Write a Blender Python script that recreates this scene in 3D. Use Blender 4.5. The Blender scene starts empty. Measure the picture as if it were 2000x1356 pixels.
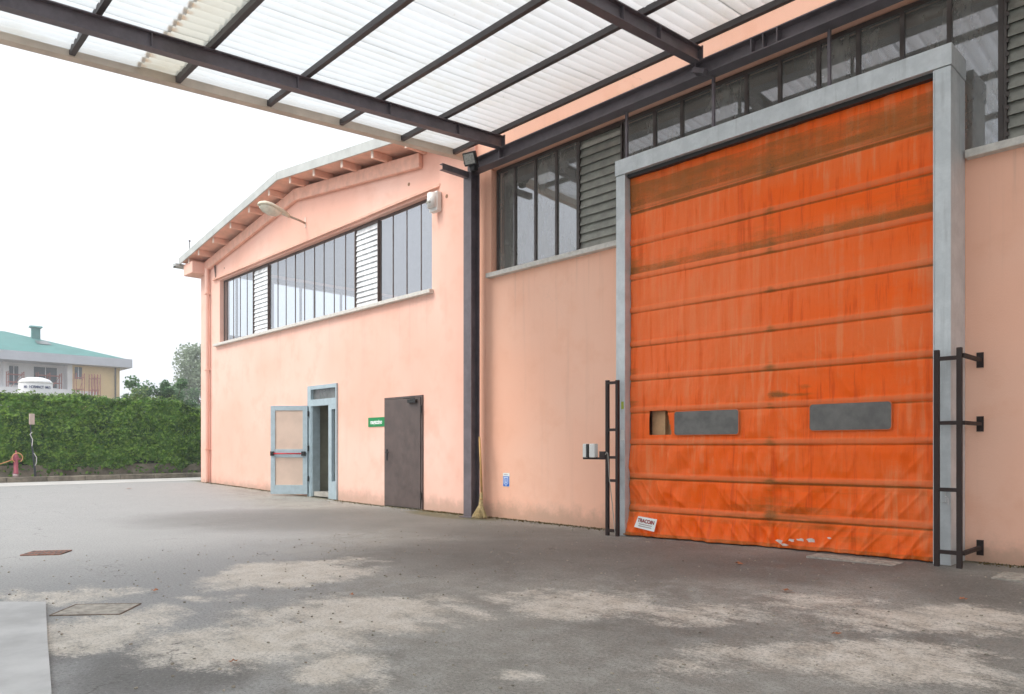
import bpy, bmesh, math, random
from mathutils import Vector, Matrix, noise
R = math.radians
random.seed(7)
S = bpy.context.scene
C = S.collection
PI = math.pi

# ------------------------------------------------------------------ camera, sky, sun, exposure
TH = 0.7624                      # the facade's direction lies this far left of the view axis
D = 8.32                         # distance from the camera to the facade plane (the plane y = D)
cam = bpy.data.cameras.new('camera'); cob = bpy.data.objects.new('camera', cam); C.objects.link(cob)
cob.location = (0, 0, 1.2)
ax = Vector((-math.cos(TH), math.sin(TH), 0))
cob.rotation_euler = ax.to_track_quat('-Z', 'Y').to_euler()
cam.sensor_width = 36; cam.lens = 1426.3 / 2000 * 36
cam.shift_y = (871.8 - 678) / 2000
cam.clip_start = .05; cam.clip_end = 3000
S.camera = cob
S.render.resolution_x = 1024; S.render.resolution_y = 694
S.view_settings.view_transform = 'Standard'; S.view_settings.look = 'None'
S.view_settings.gamma = 1; S.view_settings.exposure = 1.42
SUN_EL, SUN_AZ = R(52), R(200)   # azimuth: the direction the light comes from, measured from +Y clockwise
w = bpy.data.worlds.new('World'); S.world = w; w.use_nodes = True
nt = w.node_tree; bgn = nt.nodes['Background']
sky = nt.nodes.new('ShaderNodeTexSky'); sky.sky_type = 'NISHITA'; sky.sun_disc = False
sky.sun_elevation = SUN_EL; sky.sun_rotation = SUN_AZ; sky.air_density = 1.6; sky.dust_density = 6; sky.ozone_density = 1
hs = nt.nodes.new('ShaderNodeHueSaturation'); hs.inputs['Saturation'].default_value = .22
mx = nt.nodes.new('ShaderNodeMix'); mx.data_type = 'RGBA'; mx.inputs[0].default_value = .72
mx.inputs[7].default_value = (6.5, 6.85, 7.3, 1)          # thick even cloud over the whole sky
nt.links.new(sky.outputs[0], hs.inputs['Color']); nt.links.new(hs.outputs[0], mx.inputs[6])
nt.links.new(mx.outputs[2], bgn.inputs['Color']); bgn.inputs['Strength'].default_value = .085
sl = bpy.data.lights.new('sun', 'SUN'); sl.energy = .85; sl.angle = R(25); sl.color = (1, .96, .9)
so = bpy.data.objects.new('sun', sl); C.objects.link(so)
sd = Vector((math.sin(SUN_AZ) * math.cos(SUN_EL), math.cos(SUN_AZ) * math.cos(SUN_EL), math.sin(SUN_EL)))
so.rotation_euler = (-sd).to_track_quat('-Z', 'Y').to_euler(); so.location = (0, -5, 30)

# ------------------------------------------------------------------ helpers
class MB:
    """collects shapes and links them as ONE mesh object"""
    def __init__(s): s.v = []; s.f = []; s.m = []
    def poly(s, pts, m=0):
        n = len(s.v); s.v += [tuple(p) for p in pts]; s.f.append(tuple(range(n, n + len(pts)))); s.m.append(m)
    def box(s, x0, x1, y0, y1, z0, z1, m=0):
        if x0 > x1: x0, x1 = x1, x0
        if y0 > y1: y0, y1 = y1, y0
        if z0 > z1: z0, z1 = z1, z0
        n = len(s.v)
        s.v += [(x0,y0,z0),(x1,y0,z0),(x1,y1,z0),(x0,y1,z0),(x0,y0,z1),(x1,y0,z1),(x1,y1,z1),(x0,y1,z1)]
        for f in ((0,3,2,1),(4,5,6,7),(0,1,5,4),(1,2,6,5),(2,3,7,6),(3,0,4,7)):
            s.f.append(tuple(n + i for i in f)); s.m.append(m)
        return s
    def obox(s, M, hx, hy, hz, m=0):
        n = len(s.v)
        for z in (-hz, hz):
            for x, y in ((-hx,-hy),(hx,-hy),(hx,hy),(-hx,hy)): s.v.append(tuple(M @ Vector((x, y, z))))
        for f in ((0,3,2,1),(4,5,6,7),(0,1,5,4),(1,2,6,5),(2,3,7,6),(3,0,4,7)):
            s.f.append(tuple(n + i for i in f)); s.m.append(m)
    def bar(s, a, b, wx, wz, m=0):
        """rectangular bar from a to b"""
        a, b = Vector(a), Vector(b); d = b - a
        M = Matrix.Translation((a + b) / 2) @ d.to_track_quat('Y', 'Z').to_matrix().to_4x4()
        s.obox(M, wx / 2, d.length / 2, wz / 2, m)
    def prism(s, pts, y0, y1, m=0):
        """outline in x,z extruded along y"""
        n = len(s.v); k = len(pts)
        s.v += [(x, y0, z) for x, z in pts] + [(x, y1, z) for x, z in pts]
        s.f.append(tuple(range(n, n + k))); s.f.append(tuple(range(n + 2 * k - 1, n + k - 1, -1))); s.m += [m, m]
        for i in range(k):
            j = (i + 1) % k; s.f.append((n + i, n + k + i, n + k + j, n + j)); s.m.append(m)
    def tube(s, pts, r, seg=8, m=0, cap=True):
        pts = [Vector(p) for p in pts]; rr = r if isinstance(r, (list, tuple)) else [r] * len(pts)
        rings = []; up = None
        for i, p in enumerate(pts):
            t = (pts[min(i + 1, len(pts) - 1)] - pts[max(i - 1, 0)]).normalized()
            if up is None: up = t.orthogonal().normalized()
            up = (up - t * up.dot(t)).normalized(); q = t.cross(up)
            rings.append(len(s.v))
            for k in range(seg):
                a = 2 * PI * k / seg; s.v.append(tuple(p + (up * math.cos(a) + q * math.sin(a)) * rr[i]))
        for i in range(len(rings) - 1):
            for k in range(seg):
                j = (k + 1) % seg
                s.f.append((rings[i] + k, rings[i] + j, rings[i+1] + j, rings[i+1] + k)); s.m.append(m)
        if cap:
            s.f.append(tuple(rings[0] + k for k in reversed(range(seg)))); s.m.append(m)
            s.f.append(tuple(rings[-1] + k for k in range(seg))); s.m.append(m)
    def lathe(s, c, prof, seg=16, m=0):
        """profile of (r, z) about a vertical axis"""
        s.tube([(c[0], c[1], c[2] + z) for r, z in prof], [max(r, .0005) for r, z in prof], seg, m)
    def build(s, name, mats, parent=None, smooth=False, bevel=0, fix=True):
        me = bpy.data.meshes.new(name); me.from_pydata(s.v, [], s.f)
        if not isinstance(mats, (list, tuple)): mats = [mats]
        for k in mats: me.materials.append(k)
        me.polygons.foreach_set('material_index', s.m)
        me.update()
        if fix:
            bm = bmesh.new(); bm.from_mesh(me); bmesh.ops.recalc_face_normals(bm, faces=bm.faces); bm.to_mesh(me); bm.free()
        if smooth: me.polygons.foreach_set('use_smooth', [True] * len(me.polygons))
        o = bpy.data.objects.new(name, me); C.objects.link(o)
        if parent: o.parent = parent
        if bevel:
            b = o.modifiers.new('bevel', 'BEVEL'); b.width = bevel; b.segments = 2; b.limit_method = 'ANGLE'
        return o
def tag(o, label=None, cat=None, group=None, kind=None):
    for k, x in (('label', label), ('category', cat), ('group', group), ('kind', kind)):
        if x: o[k] = x
    return o
def empty(name, label, cat, group=None):
    o = bpy.data.objects.new(name, None); C.objects.link(o); o.empty_display_size = .2
    return tag(o, label, cat, group)
def wall_cells(mb, x0, x1, z0, z1, y0, y1, holes, m=0):
    """wall slab between y0 and y1 with rectangular openings (x0,x1,z0,z1)"""
    xs = sorted({x0, x1} | {h[0] for h in holes} | {h[1] for h in holes}); zs = sorted({z0, z1} | {h[2] for h in holes} | {h[3] for h in holes})
    def ish(i, j):
        if i < 0 or j < 0 or i >= len(xs) - 1 or j >= len(zs) - 1: return True
        cx, cz = (xs[i] + xs[i+1]) / 2, (zs[j] + zs[j+1]) / 2
        return any(h[0] < cx < h[1] and h[2] < cz < h[3] for h in holes)
    for i in range(len(xs) - 1):
        for j in range(len(zs) - 1):
            if ish(i, j): continue
            a, b, c, d = xs[i], xs[i+1], zs[j], zs[j+1]
            mb.poly([(a,y0,c),(b,y0,c),(b,y0,d),(a,y0,d)], m); mb.poly([(a,y1,c),(a,y1,d),(b,y1,d),(b,y1,c)], m)
            if ish(i-1, j): mb.poly([(a,y0,c),(a,y0,d),(a,y1,d),(a,y1,c)], m)
            if ish(i+1, j): mb.poly([(b,y0,c),(b,y1,c),(b,y1,d),(b,y0,d)], m)
            if ish(i, j-1): mb.poly([(a,y0,c),(a,y1,c),(b,y1,c),(b,y0,c)], m)
            if ish(i, j+1): mb.poly([(a,y0,d),(b,y0,d),(b,y1,d),(a,y1,d)], m)
def gz(x, y=8.0):
    t = min(1, max(0, (-x - 12) / 11)); u = min(1, max(0, (x + 6.2) / 4.2)) ; v = min(1, max(0, (y - 3.5) / 4))
    return .15 * t * t * (3 - 2 * t) + .058 * u * u * (3 - 2 * u) * v * v * (3 - 2 * v)
def text_mesh(name, body, size, mat, M, parent, depth=.002, squeeze=1.0, bold=0.0):
    cu = bpy.data.curves.new(name, 'FONT'); cu.body = body; cu.size = size; cu.align_x = 'CENTER'; cu.align_y = 'CENTER'
    cu.extrude = depth / 2; cu.offset = bold
    t = bpy.data.objects.new(name + '_tmp', cu); C.objects.link(t)
    bpy.context.view_layer.update()
    me = bpy.data.meshes.new_from_object(t.evaluated_get(bpy.context.evaluated_depsgraph_get()))
    bpy.data.objects.remove(t)
    me.transform(M @ Matrix.Diagonal((squeeze, 1, 1, 1))); me.materials.clear(); me.materials.append(mat)
    o = bpy.data.objects.new(name, me); C.objects.link(o); o.parent = parent; return o

# ------------------------------------------------------------------ materials
class NT:
    def __init__(s, name):
        s.mat = bpy.data.materials.new(name); s.mat.use_nodes = True; s.t = s.mat.node_tree
        s.b = s.t.nodes['Principled BSDF']; s.out = s.t.nodes['Material Output']
        s.co = s.t.nodes.new('ShaderNodeTexCoord')
    def n(s, k, **kw):
        q = s.t.nodes.new(k)
        for a, v in kw.items(): setattr(q, a, v)
        return q
    def l(s, a, b): s.t.links.new(a, b)
    def noise(s, scale, detail=4, rough=.55, stretch=None, dist=0, off=None):
        q = s.n('ShaderNodeTexNoise'); q.inputs['Scale'].default_value = scale; q.inputs['Detail'].default_value = detail
        q.inputs['Roughness'].default_value = rough; q.inputs['Distortion'].default_value = dist
        mp = s.n('ShaderNodeMapping'); s.l(s.co.outputs['Object'], mp.inputs[0]); s.l(mp.outputs[0], q.inputs['Vector'])
        if stretch: mp.inputs['Scale'].default_value = stretch
        if off: mp.inputs['Location'].default_value = off
        return q.outputs['Fac']
    def ramp(s, x, a, b, ca=0, cb=1):
        q = s.n('ShaderNodeMapRange'); q.interpolation_type = 'SMOOTHSTEP'; s.l(x, q.inputs[0])
        for i, v in enumerate((a, b, ca, cb)): q.inputs[i + 1].default_value = v
        return q.outputs[0]
    def math(s, op, a, b=None, clamp=False):
        q = s.n('ShaderNodeMath', operation=op); q.use_clamp = clamp
        for i, v in enumerate((a, b)):
            if v is None: continue
            if isinstance(v, (int, float)): q.inputs[i].default_value = v
            else: s.l(v, q.inputs[i])
        return q.outputs[0]
    def mix(s, f, a, b, mode='MIX'):
        q = s.n('ShaderNodeMix'); q.data_type = 'RGBA'; q.blend_type = mode
        for i, v in ((0, f), (6, a), (7, b)):
            if isinstance(v, (int, float)): q.inputs[i].default_value = v
            elif isinstance(v, tuple): q.inputs[i].default_value = v + (1,) if len(v) == 3 else v
            else: s.l(v, q.inputs[i])
        return q.outputs[2]
    def sep(s):
        q = s.n('ShaderNodeSeparateXYZ'); s.l(s.co.outputs['Object'], q.inputs[0]); return q.outputs
    def base(s, c):
        if isinstance(c, tuple): s.b.inputs['Base Color'].default_value = c + (1,)
        else: s.l(c, s.b.inputs['Base Color'])
    def rough(s, r):
        if isinstance(r, (int, float)): s.b.inputs['Roughness'].default_value = r
        else: s.l(r, s.b.inputs['Roughness'])
    def bump(s, h, strength=.3, dist=.01):
        q = s.n('ShaderNodeBump'); q.inputs['Strength'].default_value = strength; q.inputs['Distance'].default_value = dist
        s.l(h, q.inputs['Height']); s.l(q.outputs[0], s.b.inputs['Normal'])

def plain(name, col, rough=.6, var=.15, scale=6, metal=0, bump=0, spec=None):
    k = NT(name); f = k.noise(scale, 5, .65)
    k.base(k.mix(k.ramp(f, .3, .7), tuple(c * (1 - var) for c in col), tuple(min(1, c * (1 + var)) for c in col)))
    k.rough(rough); k.b.inputs['Metallic'].default_value = metal
    if spec is not None: k.b.inputs['Specular IOR Level'].default_value = spec
    if bump: k.bump(k.noise(scale * 12, 3), bump, .004)
    return k.mat

def plaster(name, c0, c1, c2, dirt=(.30, .22, .16)):
    k = NT(name); z = k.sep()[2]
    big = k.noise(.35, 3, .5); mid = k.noise(2.2, 6, .65); streak = k.noise(1.6, 5, .6, stretch=(3, 3, .12))
    fine = k.noise(60, 3, .6)
    c = k.mix(k.ramp(big, .35, .65), c0, c1)
    c = k.mix(k.math('MULTIPLY', k.ramp(mid, .46, .72), .5), c, c2)
    c = k.mix(k.math('MULTIPLY', k.ramp(streak, .54, .76), .25), c, tuple(x * .72 for x in c1))
    # splash dirt and worn paint just above the ground
    low = k.math('ADD', z, k.math('MULTIPLY', k.noise(4, 5, .7), -.5))
    c = k.mix(k.math('MULTIPLY', k.ramp(low, .12, -.2), .5), c, dirt)
    dn = k.noise(1.0, 5, .75, stretch=(9, 9, .22)); dz = k.math('MULTIPLY', k.ramp(z, 2.3, 4.02), k.math('LESS_THAN', z, 4.06))
    c = k.mix(k.math('MULTIPLY', k.math('MULTIPLY', k.ramp(dn, .52, .70), dz), .22), c, tuple(v_ * .52 for v_ in c1))
    vo = k.n('ShaderNodeTexVoronoi', feature='DISTANCE_TO_EDGE'); vo.inputs['Scale'].default_value = .45
    va = k.n('ShaderNodeVectorMath', operation='ADD'); vn = k.n('ShaderNodeTexNoise'); vn.inputs['Scale'].default_value = 1.6; vn.inputs['Detail'].default_value = 7; k.l(k.co.outputs['Object'], vn.inputs['Vector']); k.l(k.co.outputs['Object'], va.inputs[0]); k.l(vn.outputs['Color'], va.inputs[1]); k.l(va.outputs[0], vo.inputs['Vector'])
    c = k.mix(k.math('MULTIPLY', k.math('MULTIPLY', k.ramp(vo.outputs['Distance'], .003, .001), k.ramp(big, .56, .66)), .16), c, dirt)
    pits = k.noise(14, 6, .8)
    c = k.mix(k.math('MULTIPLY', k.ramp(pits, .68, .76), .35), c, dirt)
    k.base(c); k.rough(.88); k.b.inputs['Specular IOR Level'].default_value = .25
    k.bump(k.math('ADD', fine, k.math('MULTIPLY', mid, 1.5)), .35, .006)
    return k.mat
M_PINK = plaster('pink_render', (.85, .49, .385), (.88, .57, .47), (.76, .42, .315))
M_PINK2 = plaster('salmon_render', (.96, .53, .375), (.96, .58, .43), (.89, .475, .32))
M_SOFF = plain('soffit_paint', (.80, .47, .35), .85, .12, 3)
M_TRIM = plain('trim_paint', (.80, .46, .35), .85, .1, 5)
M_TIPW = plain('pale_rafter_end', (.82, .66, .56), .8, .1, 9)

def asphalt():
    k = NT('asphalt')
    at = k.n('ShaderNodeAttribute'); at.attribute_name = 'dust'
    at2 = k.n('ShaderNodeAttribute'); at2.attribute_name = 'darker'
    at3 = k.n('ShaderNodeAttribute'); at3.attribute_name = 'moss'
    g1 = k.noise(230, 3, .7); g2 = k.noise(38, 6, .75); g3 = k.noise(5, 7, .68); g4 = k.noise(1.1, 5, .6); g5 = k.noise(.28, 3)
    # stretched scuffs left by wheels and sweeping
    sc = k.noise(3.2, 7, .7, stretch=(.55, 1.6, 1), dist=.4)
    c = k.mix(k.ramp(g4, .3, .72), (.225, .220, .192), (.37, .36, .32))
    c = k.mix(k.ramp(g3, .38, .70), c, (.42, .41, .372))
    c = k.mix(k.math('MULTIPLY', k.ramp(g2, .45, .72), .55), c, (.42, .405, .38))
    c = k.mix(k.math('MULTIPLY', k.ramp(g1, .52, .36), .55), c, (.06, .058, .055))
    c = k.mix(k.math('MULTIPLY', k.ramp(g1, .60, .74), .6), c, (.50, .48, .44))
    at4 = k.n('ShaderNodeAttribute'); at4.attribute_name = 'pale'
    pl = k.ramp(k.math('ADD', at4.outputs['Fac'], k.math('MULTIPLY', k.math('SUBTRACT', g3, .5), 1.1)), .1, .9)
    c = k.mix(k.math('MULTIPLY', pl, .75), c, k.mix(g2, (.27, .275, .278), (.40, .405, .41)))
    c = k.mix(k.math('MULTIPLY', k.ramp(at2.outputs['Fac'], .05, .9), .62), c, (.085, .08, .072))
    # cement dust trodden into the surface
    e = k.math('ADD', k.math('MULTIPLY', g3, .55), k.math('MULTIPLY', sc, .75))
    e = k.math('ADD', e, k.math('MULTIPLY', g2, .75)); e = k.math('ADD', e, k.math('MULTIPLY', k.noise(90, 4, .8), .45))
    t = k.math('ADD', k.math('MULTIPLY', at.outputs['Fac'], .62), e)
    du = k.ramp(t, 1.43, 1.76)
    c = k.mix(k.math('MULTIPLY', du, .88), c, k.mix(k.ramp(g3, .35, .65), (.62, .56, .47), (.74, .69, .61)))
    t2 = k.ramp(sc, .60, .72); c = k.mix(k.math('MULTIPLY', t2, .22), c, (.46, .44, .40))
    vo = k.n('ShaderNodeTexVoronoi', feature='DISTANCE_TO_EDGE'); vo.inputs['Scale'].default_value = .55
    va = k.n('ShaderNodeVectorMath', operation='ADD'); vn = k.n('ShaderNodeTexNoise'); vn.inputs['Scale'].default_value = 2.2; vn.inputs['Detail'].default_value = 6; k.l(k.co.outputs['Object'], vn.inputs['Vector']); k.l(k.co.outputs['Object'], va.inputs[0]); k.l(vn.outputs['Color'], va.inputs[1]); k.l(va.outputs[0], vo.inputs['Vector'])
    ck = k.math('MULTIPLY', k.ramp(vo.outputs['Distance'], .006, .0015), k.ramp(g4, .52, .6))
    c = k.mix(k.math('MULTIPLY', ck, .6), c, (.07, .065, .055))
    sp2 = k.noise(48, 6, .85); c = k.mix(k.math('MULTIPLY', k.ramp(sp2, .5, .38), .6), c, (.09, .088, .08)); c = k.mix(k.math('MULTIPLY', k.ramp(sp2, .56, .66), .5), c, (.55, .53, .49))
    mo = k.math('MULTIPLY', k.ramp(k.math('ADD', at3.outputs['Fac'], k.math('MULTIPLY', g2, .7)), .75, 1.1), .8)
    c = k.mix(mo, c, k.mix(k.ramp(g3, .45, .6), (.085, .085, .035), (.16, .13, .06)))
    k.base(c); k.rough(k.ramp(g3, .3, .7, .62, .82)); k.b.inputs['Specular IOR Level'].default_value = .42
    k.bump(k.math('ADD', k.math('MULTIPLY', g1, .6), g2), .55, .006)
    return k.mat
M_ASPH = asphalt()

def steel_grey():
    k = NT('galvanised_frame'); f = k.noise(5, 6, .7); st = k.noise(3, 5, .6, stretch=(4, 4, .3)); p = k.noise(40, 4, .8)
    c = k.mix(k.ramp(f, .35, .7), (.54, .57, .58), (.66, .69, .70))
    c = k.mix(k.math('MULTIPLY', k.ramp(st, .55, .75), .4), c, (.27, .28, .28))
    c = k.mix(k.math('MULTIPLY', k.ramp(p, .66, .74), .7), c, (.16, .13, .11))
    k.base(c); k.rough(.5); k.b.inputs['Metallic'].default_value = .25; return k.mat
M_GALV = steel_grey()
def paint_steel(name, c, rough=.42):
    k = NT(name); f = k.noise(4, 6, .7); p = k.noise(26, 5, .8)
    col = k.mix(k.ramp(f, .3, .7), c, tuple(x * 1.6 for x in c))
    col = k.mix(k.math('MULTIPLY', k.ramp(p, .66, .72), .8), col, (.16, .075, .035))
    k.base(col); k.rough(k.ramp(f, .3, .7, rough, rough + .2)); k.bump(p, .15, .002); return k.mat
M_BEAM = paint_steel('brown_black_steel', (.105, .09, .10), .34)
M_PURL = paint_steel('purlin_steel', (.05, .043, .043), .45)
M_GUARD = paint_steel('guard_steel', (.022, .012, .010), .62)
M_DOORB = paint_steel('brown_door_paint', (.075, .055, .050), .45)
M_MULL = plain('brown_mullion', (.10, .07, .06), .55)
M_MULLD = plain('dark_mullion', (.075, .062, .056), .55)
M_ALU = plain('grey_blue_aluminium', (.40, .49, .53), .42, .08, 8, metal=.15)
M_PANEL = plain('cream_door_panel', (.66, .50, .40), .55, .07, 2)
M_BLACK = plain('black_plastic', (.015, .015, .015), .5)
M_RED = plain('red_push_bar', (.55, .02, .03), .4)
M_SILL = plain('stone_sill', (.62, .59, .54), .75, .12, 14, bump=.2)
M_WHITE = plain('white_plastic', (.75, .74, .71), .45, .05)
M_CREAM = plain('lamp_shell', (.66, .60, .46), .5, .1)
M_LENS = plain('lamp_bowl', (.66, .62, .50), .25, .12, 12)
M_FASCIA = plain('pale_metal_flashing', (.48, .49, .465), .45, .12, 3, metal=.1)
M_BEIGE = plain('beige_flashing', (.64, .55, .45), .6, .12, 2)
M_CONC = plain('concrete', (.38, .36, .32), .85, .25, 3, bump=.4)
M_CONCM = plain('mossy_concrete', (.25, .22, .17), .9, .45, 2.2, bump=.5)
M_SLAB = plain('pale_screed', (.50, .50, .49), .7, .18, 1.5, bump=.3)
M_ROAD = plain('pale_road', (.50, .49, .47), .8, .1, 1.5)
M_INT = plain('interior_wall', (.20, .20, .17), .8, .1)
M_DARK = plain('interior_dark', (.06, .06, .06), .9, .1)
M_INTW = plain('corridor_wall', (.34, .34, .26), .8, .1)
M_RUST = plain('rusty_iron', (.27, .13, .09), .75, .4, 20, bump=.4)
M_RUSTP = plain('dusty_iron_lid', (.40, .37, .32), .85, .3, 14, bump=.6)
M_GREEN = plain('sign_green', (.005, .24, .07), .45, .04)
M_SIGNW = plain('sign_white', (.82, .85, .82), .5, .02)
M_BLUE = plain('sticker_blue', (.02, .16, .62), .4, .05)
M_LBLUE = plain('sticker_light_blue', (.72, .82, .98), .4, .03)
M_STRAW = plain('broom_straw', (.44, .33, .16), .85, .4, 40)
M_STICK = plain('broom_stick', (.50, .30, .11), .6, .2, 10)

def glass(name, tint=(.66, .72, .77), ior=4.8, rough=.015, dirt=.12, dc=(.40, .41, .40)):
    k = NT(name); t = k.t
    tr = k.n('ShaderNodeBsdfTransparent'); tr.inputs[0].default_value = tint + (1,)
    gl = k.n('ShaderNodeBsdfGlossy'); gl.inputs['Roughness'].default_value = rough; gl.inputs['Color'].default_value = (.92, .94, 1, 1)
    fr = k.n('ShaderNodeFresnel'); fr.inputs['IOR'].default_value = ior
    bp = k.n('ShaderNodeBump'); bp.inputs['Strength'].default_value = .05; bp.inputs['Distance'].default_value = .01
    k.l(k.noise(1.3, 2), bp.inputs['Height']); k.l(bp.outputs[0], gl.inputs['Normal'])
    m1 = k.n('ShaderNodeMixShader'); k.l(fr.outputs[0], m1.inputs[0]); k.l(tr.outputs[0], m1.inputs[1]); k.l(gl.outputs[0], m1.inputs[2])
    df = k.n('ShaderNodeBsdfDiffuse'); df.inputs[0].default_value = dc + (1,)
    m2 = k.n('ShaderNodeMixShader')
    dn = k.ramp(k.noise(2.2, 6, .7, stretch=(1.5, 1, .5)), .35, .75, dirt * .7, dirt * 1.35)
    k.l(dn, m2.inputs[0]); k.l(m1.outputs[0], m2.inputs[1]); k.l(df.outputs[0], m2.inputs[2])
    k.l(m2.outputs[0], k.out.inputs[0]); return k.mat
M_GLASS = glass('window_glass', dirt=.10)
M_GLASSM = glass('dusty_window_glass', (.56, .58, .56), 3.6, .03, .34, (.46, .46, .42))
M_SLAT = glass('louvre_glass', (.55, .6, .62), 2.4, .12, .95, (.88, .90, .91))
M_SLATM = plain('louvre_blade', (.27, .27, .235), .45, .18, 6)

def sheet(name, col, dcol, amt):
    k = NT(name)
    tr = k.n('ShaderNodeBsdfTranslucent'); df = k.n('ShaderNodeBsdfDiffuse'); tp = k.n('ShaderNodeBsdfTransparent')
    f = k.ramp(k.noise(.9, 5, .65), .45, .8)
    st = k.ramp(k.noise(7, 5, .7, stretch=(1, .15, 1)), .58, .75)
    at = k.n('ShaderNodeAttribute'); at.attribute_name = 'stain'
    c = k.mix(k.math('MULTIPLY', f, amt), col, dcol); c = k.mix(k.math('MULTIPLY', st, amt * .6), c, dcol)
    c = k.mix(k.ramp(k.math('ADD', at.outputs['Fac'], k.math('MULTIPLY', k.noise(9, 4, .7), .6)), .75, 1.1), c, (.35, .22, .12))
    at2 = k.n('ShaderNodeAttribute'); at2.attribute_name = 'trough'; c = k.mix(k.math('MULTIPLY', k.math('POWER', at2.outputs['Fac'], 3), k.ramp(k.noise(1.3, 5, .7), .25, .75, .12, .5)), c, (.30, .31, .29))  # grey troughs: dirt plus painted shading that brings out the corrugation
    db = k.noise(11, 5, .75); c = k.mix(k.math('MULTIPLY', k.ramp(db, .66, .74), .7), c, (.22, .17, .10))
    k.l(c, tr.inputs[0]); df.inputs[0].default_value = (.75, .78, .78, 1); tp.inputs[0].default_value = (.95, .97, 1, 1)
    m1 = k.n('ShaderNodeMixShader'); m1.inputs[0].default_value = .14; k.l(tr.outputs[0], m1.inputs[1]); k.l(df.outputs[0], m1.inputs[2])
    m2 = k.n('ShaderNodeMixShader'); m2.inputs[0].default_value = .05; k.l(m1.outputs[0], m2.inputs[1]); k.l(tp.outputs[0], m2.inputs[2])
    k.l(m2.outputs[0], k.out.inputs[0]); return k.mat
M_SHEET = sheet('translucent_sheet', (.62, .65, .67), (.50, .48, .40), .55)

M_SHEETOLD = sheet('yellowed_sheet', (.50, .485, .42), (.40, .34, .24), .7)

def leaf_mat(name, a, b, c, rough=.5, trans=.25, scale=1.4):
    k = NT(name)
    at = k.n('ShaderNodeAttribute'); at.attribute_name = 'rnd'
    f = k.noise(scale, 4, .6)
    q = k.mix(k.ramp(f, .35, .65), a, b); q = k.mix(k.ramp(at.outputs['Fac'], .35, 1.0), q, c)
    k.base(q); k.rough(rough); k.b.inputs['Specular IOR Level'].default_value = .35
    tr = k.n('ShaderNodeBsdfTranslucent'); k.l(q, tr.inputs[0])
    m = k.n('ShaderNodeMixShader'); m.inputs[0].default_value = trans
    k.l(k.b.outputs[0], m.inputs[1]); k.l(tr.outputs[0], m.inputs[2]); k.l(m.outputs[0], k.out.inputs[0]); return k.mat
M_IVY = leaf_mat('ivy_leaf', (.04, .125, .012), (.105, .255, .025), (.25, .42, .06))
M_IVYTOP = leaf_mat('pale_shoot_leaf', (.12, .20, .05), (.17, .26, .07), (.25, .33, .12))
M_LEAFA = leaf_mat('bush_leaf', (.06, .15, .06), (.10, .21, .08), (.18, .30, .13))
M_LEAFB = leaf_mat('misted_leaf', (.24, .30, .20), (.30, .37, .25), (.38, .45, .32))  # leaf colours paled to put mist into the far tree
M_BARK = plain('bark', (.12, .09, .06), .9, .3, 8, bump=.5)
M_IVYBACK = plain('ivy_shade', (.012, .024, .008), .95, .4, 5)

def curtain_mat():
    k = NT('orange_pvc'); o = k.sep(); x, z = o[0], o[2]
    at = k.n('ShaderNodeAttribute'); at.attribute_name = 'band'
    at2 = k.n('ShaderNodeAttribute'); at2.attribute_name = 'grime'
    vert = k.noise(2.6, 6, .65, stretch=(5, 1, .35)); blot = k.noise(1.1, 6, .6, stretch=(.6, 1, 1.6)); fine = k.noise(22, 6, .75); sp = k.noise(70, 4, .8)
    c = k.mix(k.ramp(blot, .35, .68), (1.0, .128, .0), (.95, .17, .03))
    c = k.mix(k.math('MULTIPLY', k.math('MULTIPLY', k.ramp(vert, .5, .62), k.ramp(blot, .35, .6)), .8), c, (.92, .25, .085))
    c = k.mix(k.math('MULTIPLY', k.math('MULTIPLY', k.ramp(vert, .46, .34), k.ramp(blot, .65, .4)), .7), c, (.72, .075, .002))
    # faded dusty pockets over the bars
    c = k.mix(k.math('MULTIPLY', at.outputs['Fac'], k.ramp(fine, .25, .7,   .35, .75)), c, (.72, .20, .075))
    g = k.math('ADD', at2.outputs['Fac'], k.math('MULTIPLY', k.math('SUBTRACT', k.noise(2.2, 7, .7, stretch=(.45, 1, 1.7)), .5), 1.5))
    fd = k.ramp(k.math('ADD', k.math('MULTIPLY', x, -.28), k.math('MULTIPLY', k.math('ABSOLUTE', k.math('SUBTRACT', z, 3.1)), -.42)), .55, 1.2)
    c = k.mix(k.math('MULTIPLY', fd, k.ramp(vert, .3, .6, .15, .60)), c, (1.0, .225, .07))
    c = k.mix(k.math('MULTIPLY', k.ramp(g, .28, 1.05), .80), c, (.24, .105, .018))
    c = k.mix(k.math('MULTIPLY', k.ramp(k.math('ADD', sp, k.math('MULTIPLY', at2.outputs['Fac'], .18)), .70, .80), .6), c, (.09, .05, .03))
    k.base(c); k.rough(k.ramp(fine, .3, .7,   .36, .52)); k.b.inputs['Specular IOR Level'].default_value = .22
    k.bump(k.math('ADD', k.noise(4, 5, .6, stretch=(2.2, 1, .45), dist=.6), k.math('MULTIPLY', fine, .22)), .55, .03)
    return k.mat
M_CURT = curtain_mat()
M_PVC = plain('scratched_clear_pvc', (.13, .125, .115), .28, .25, 7, bump=.15)
M_SCUFF = plain('torn_white_backing', (.70, .58, .52), .7, .15, 20)

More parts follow.
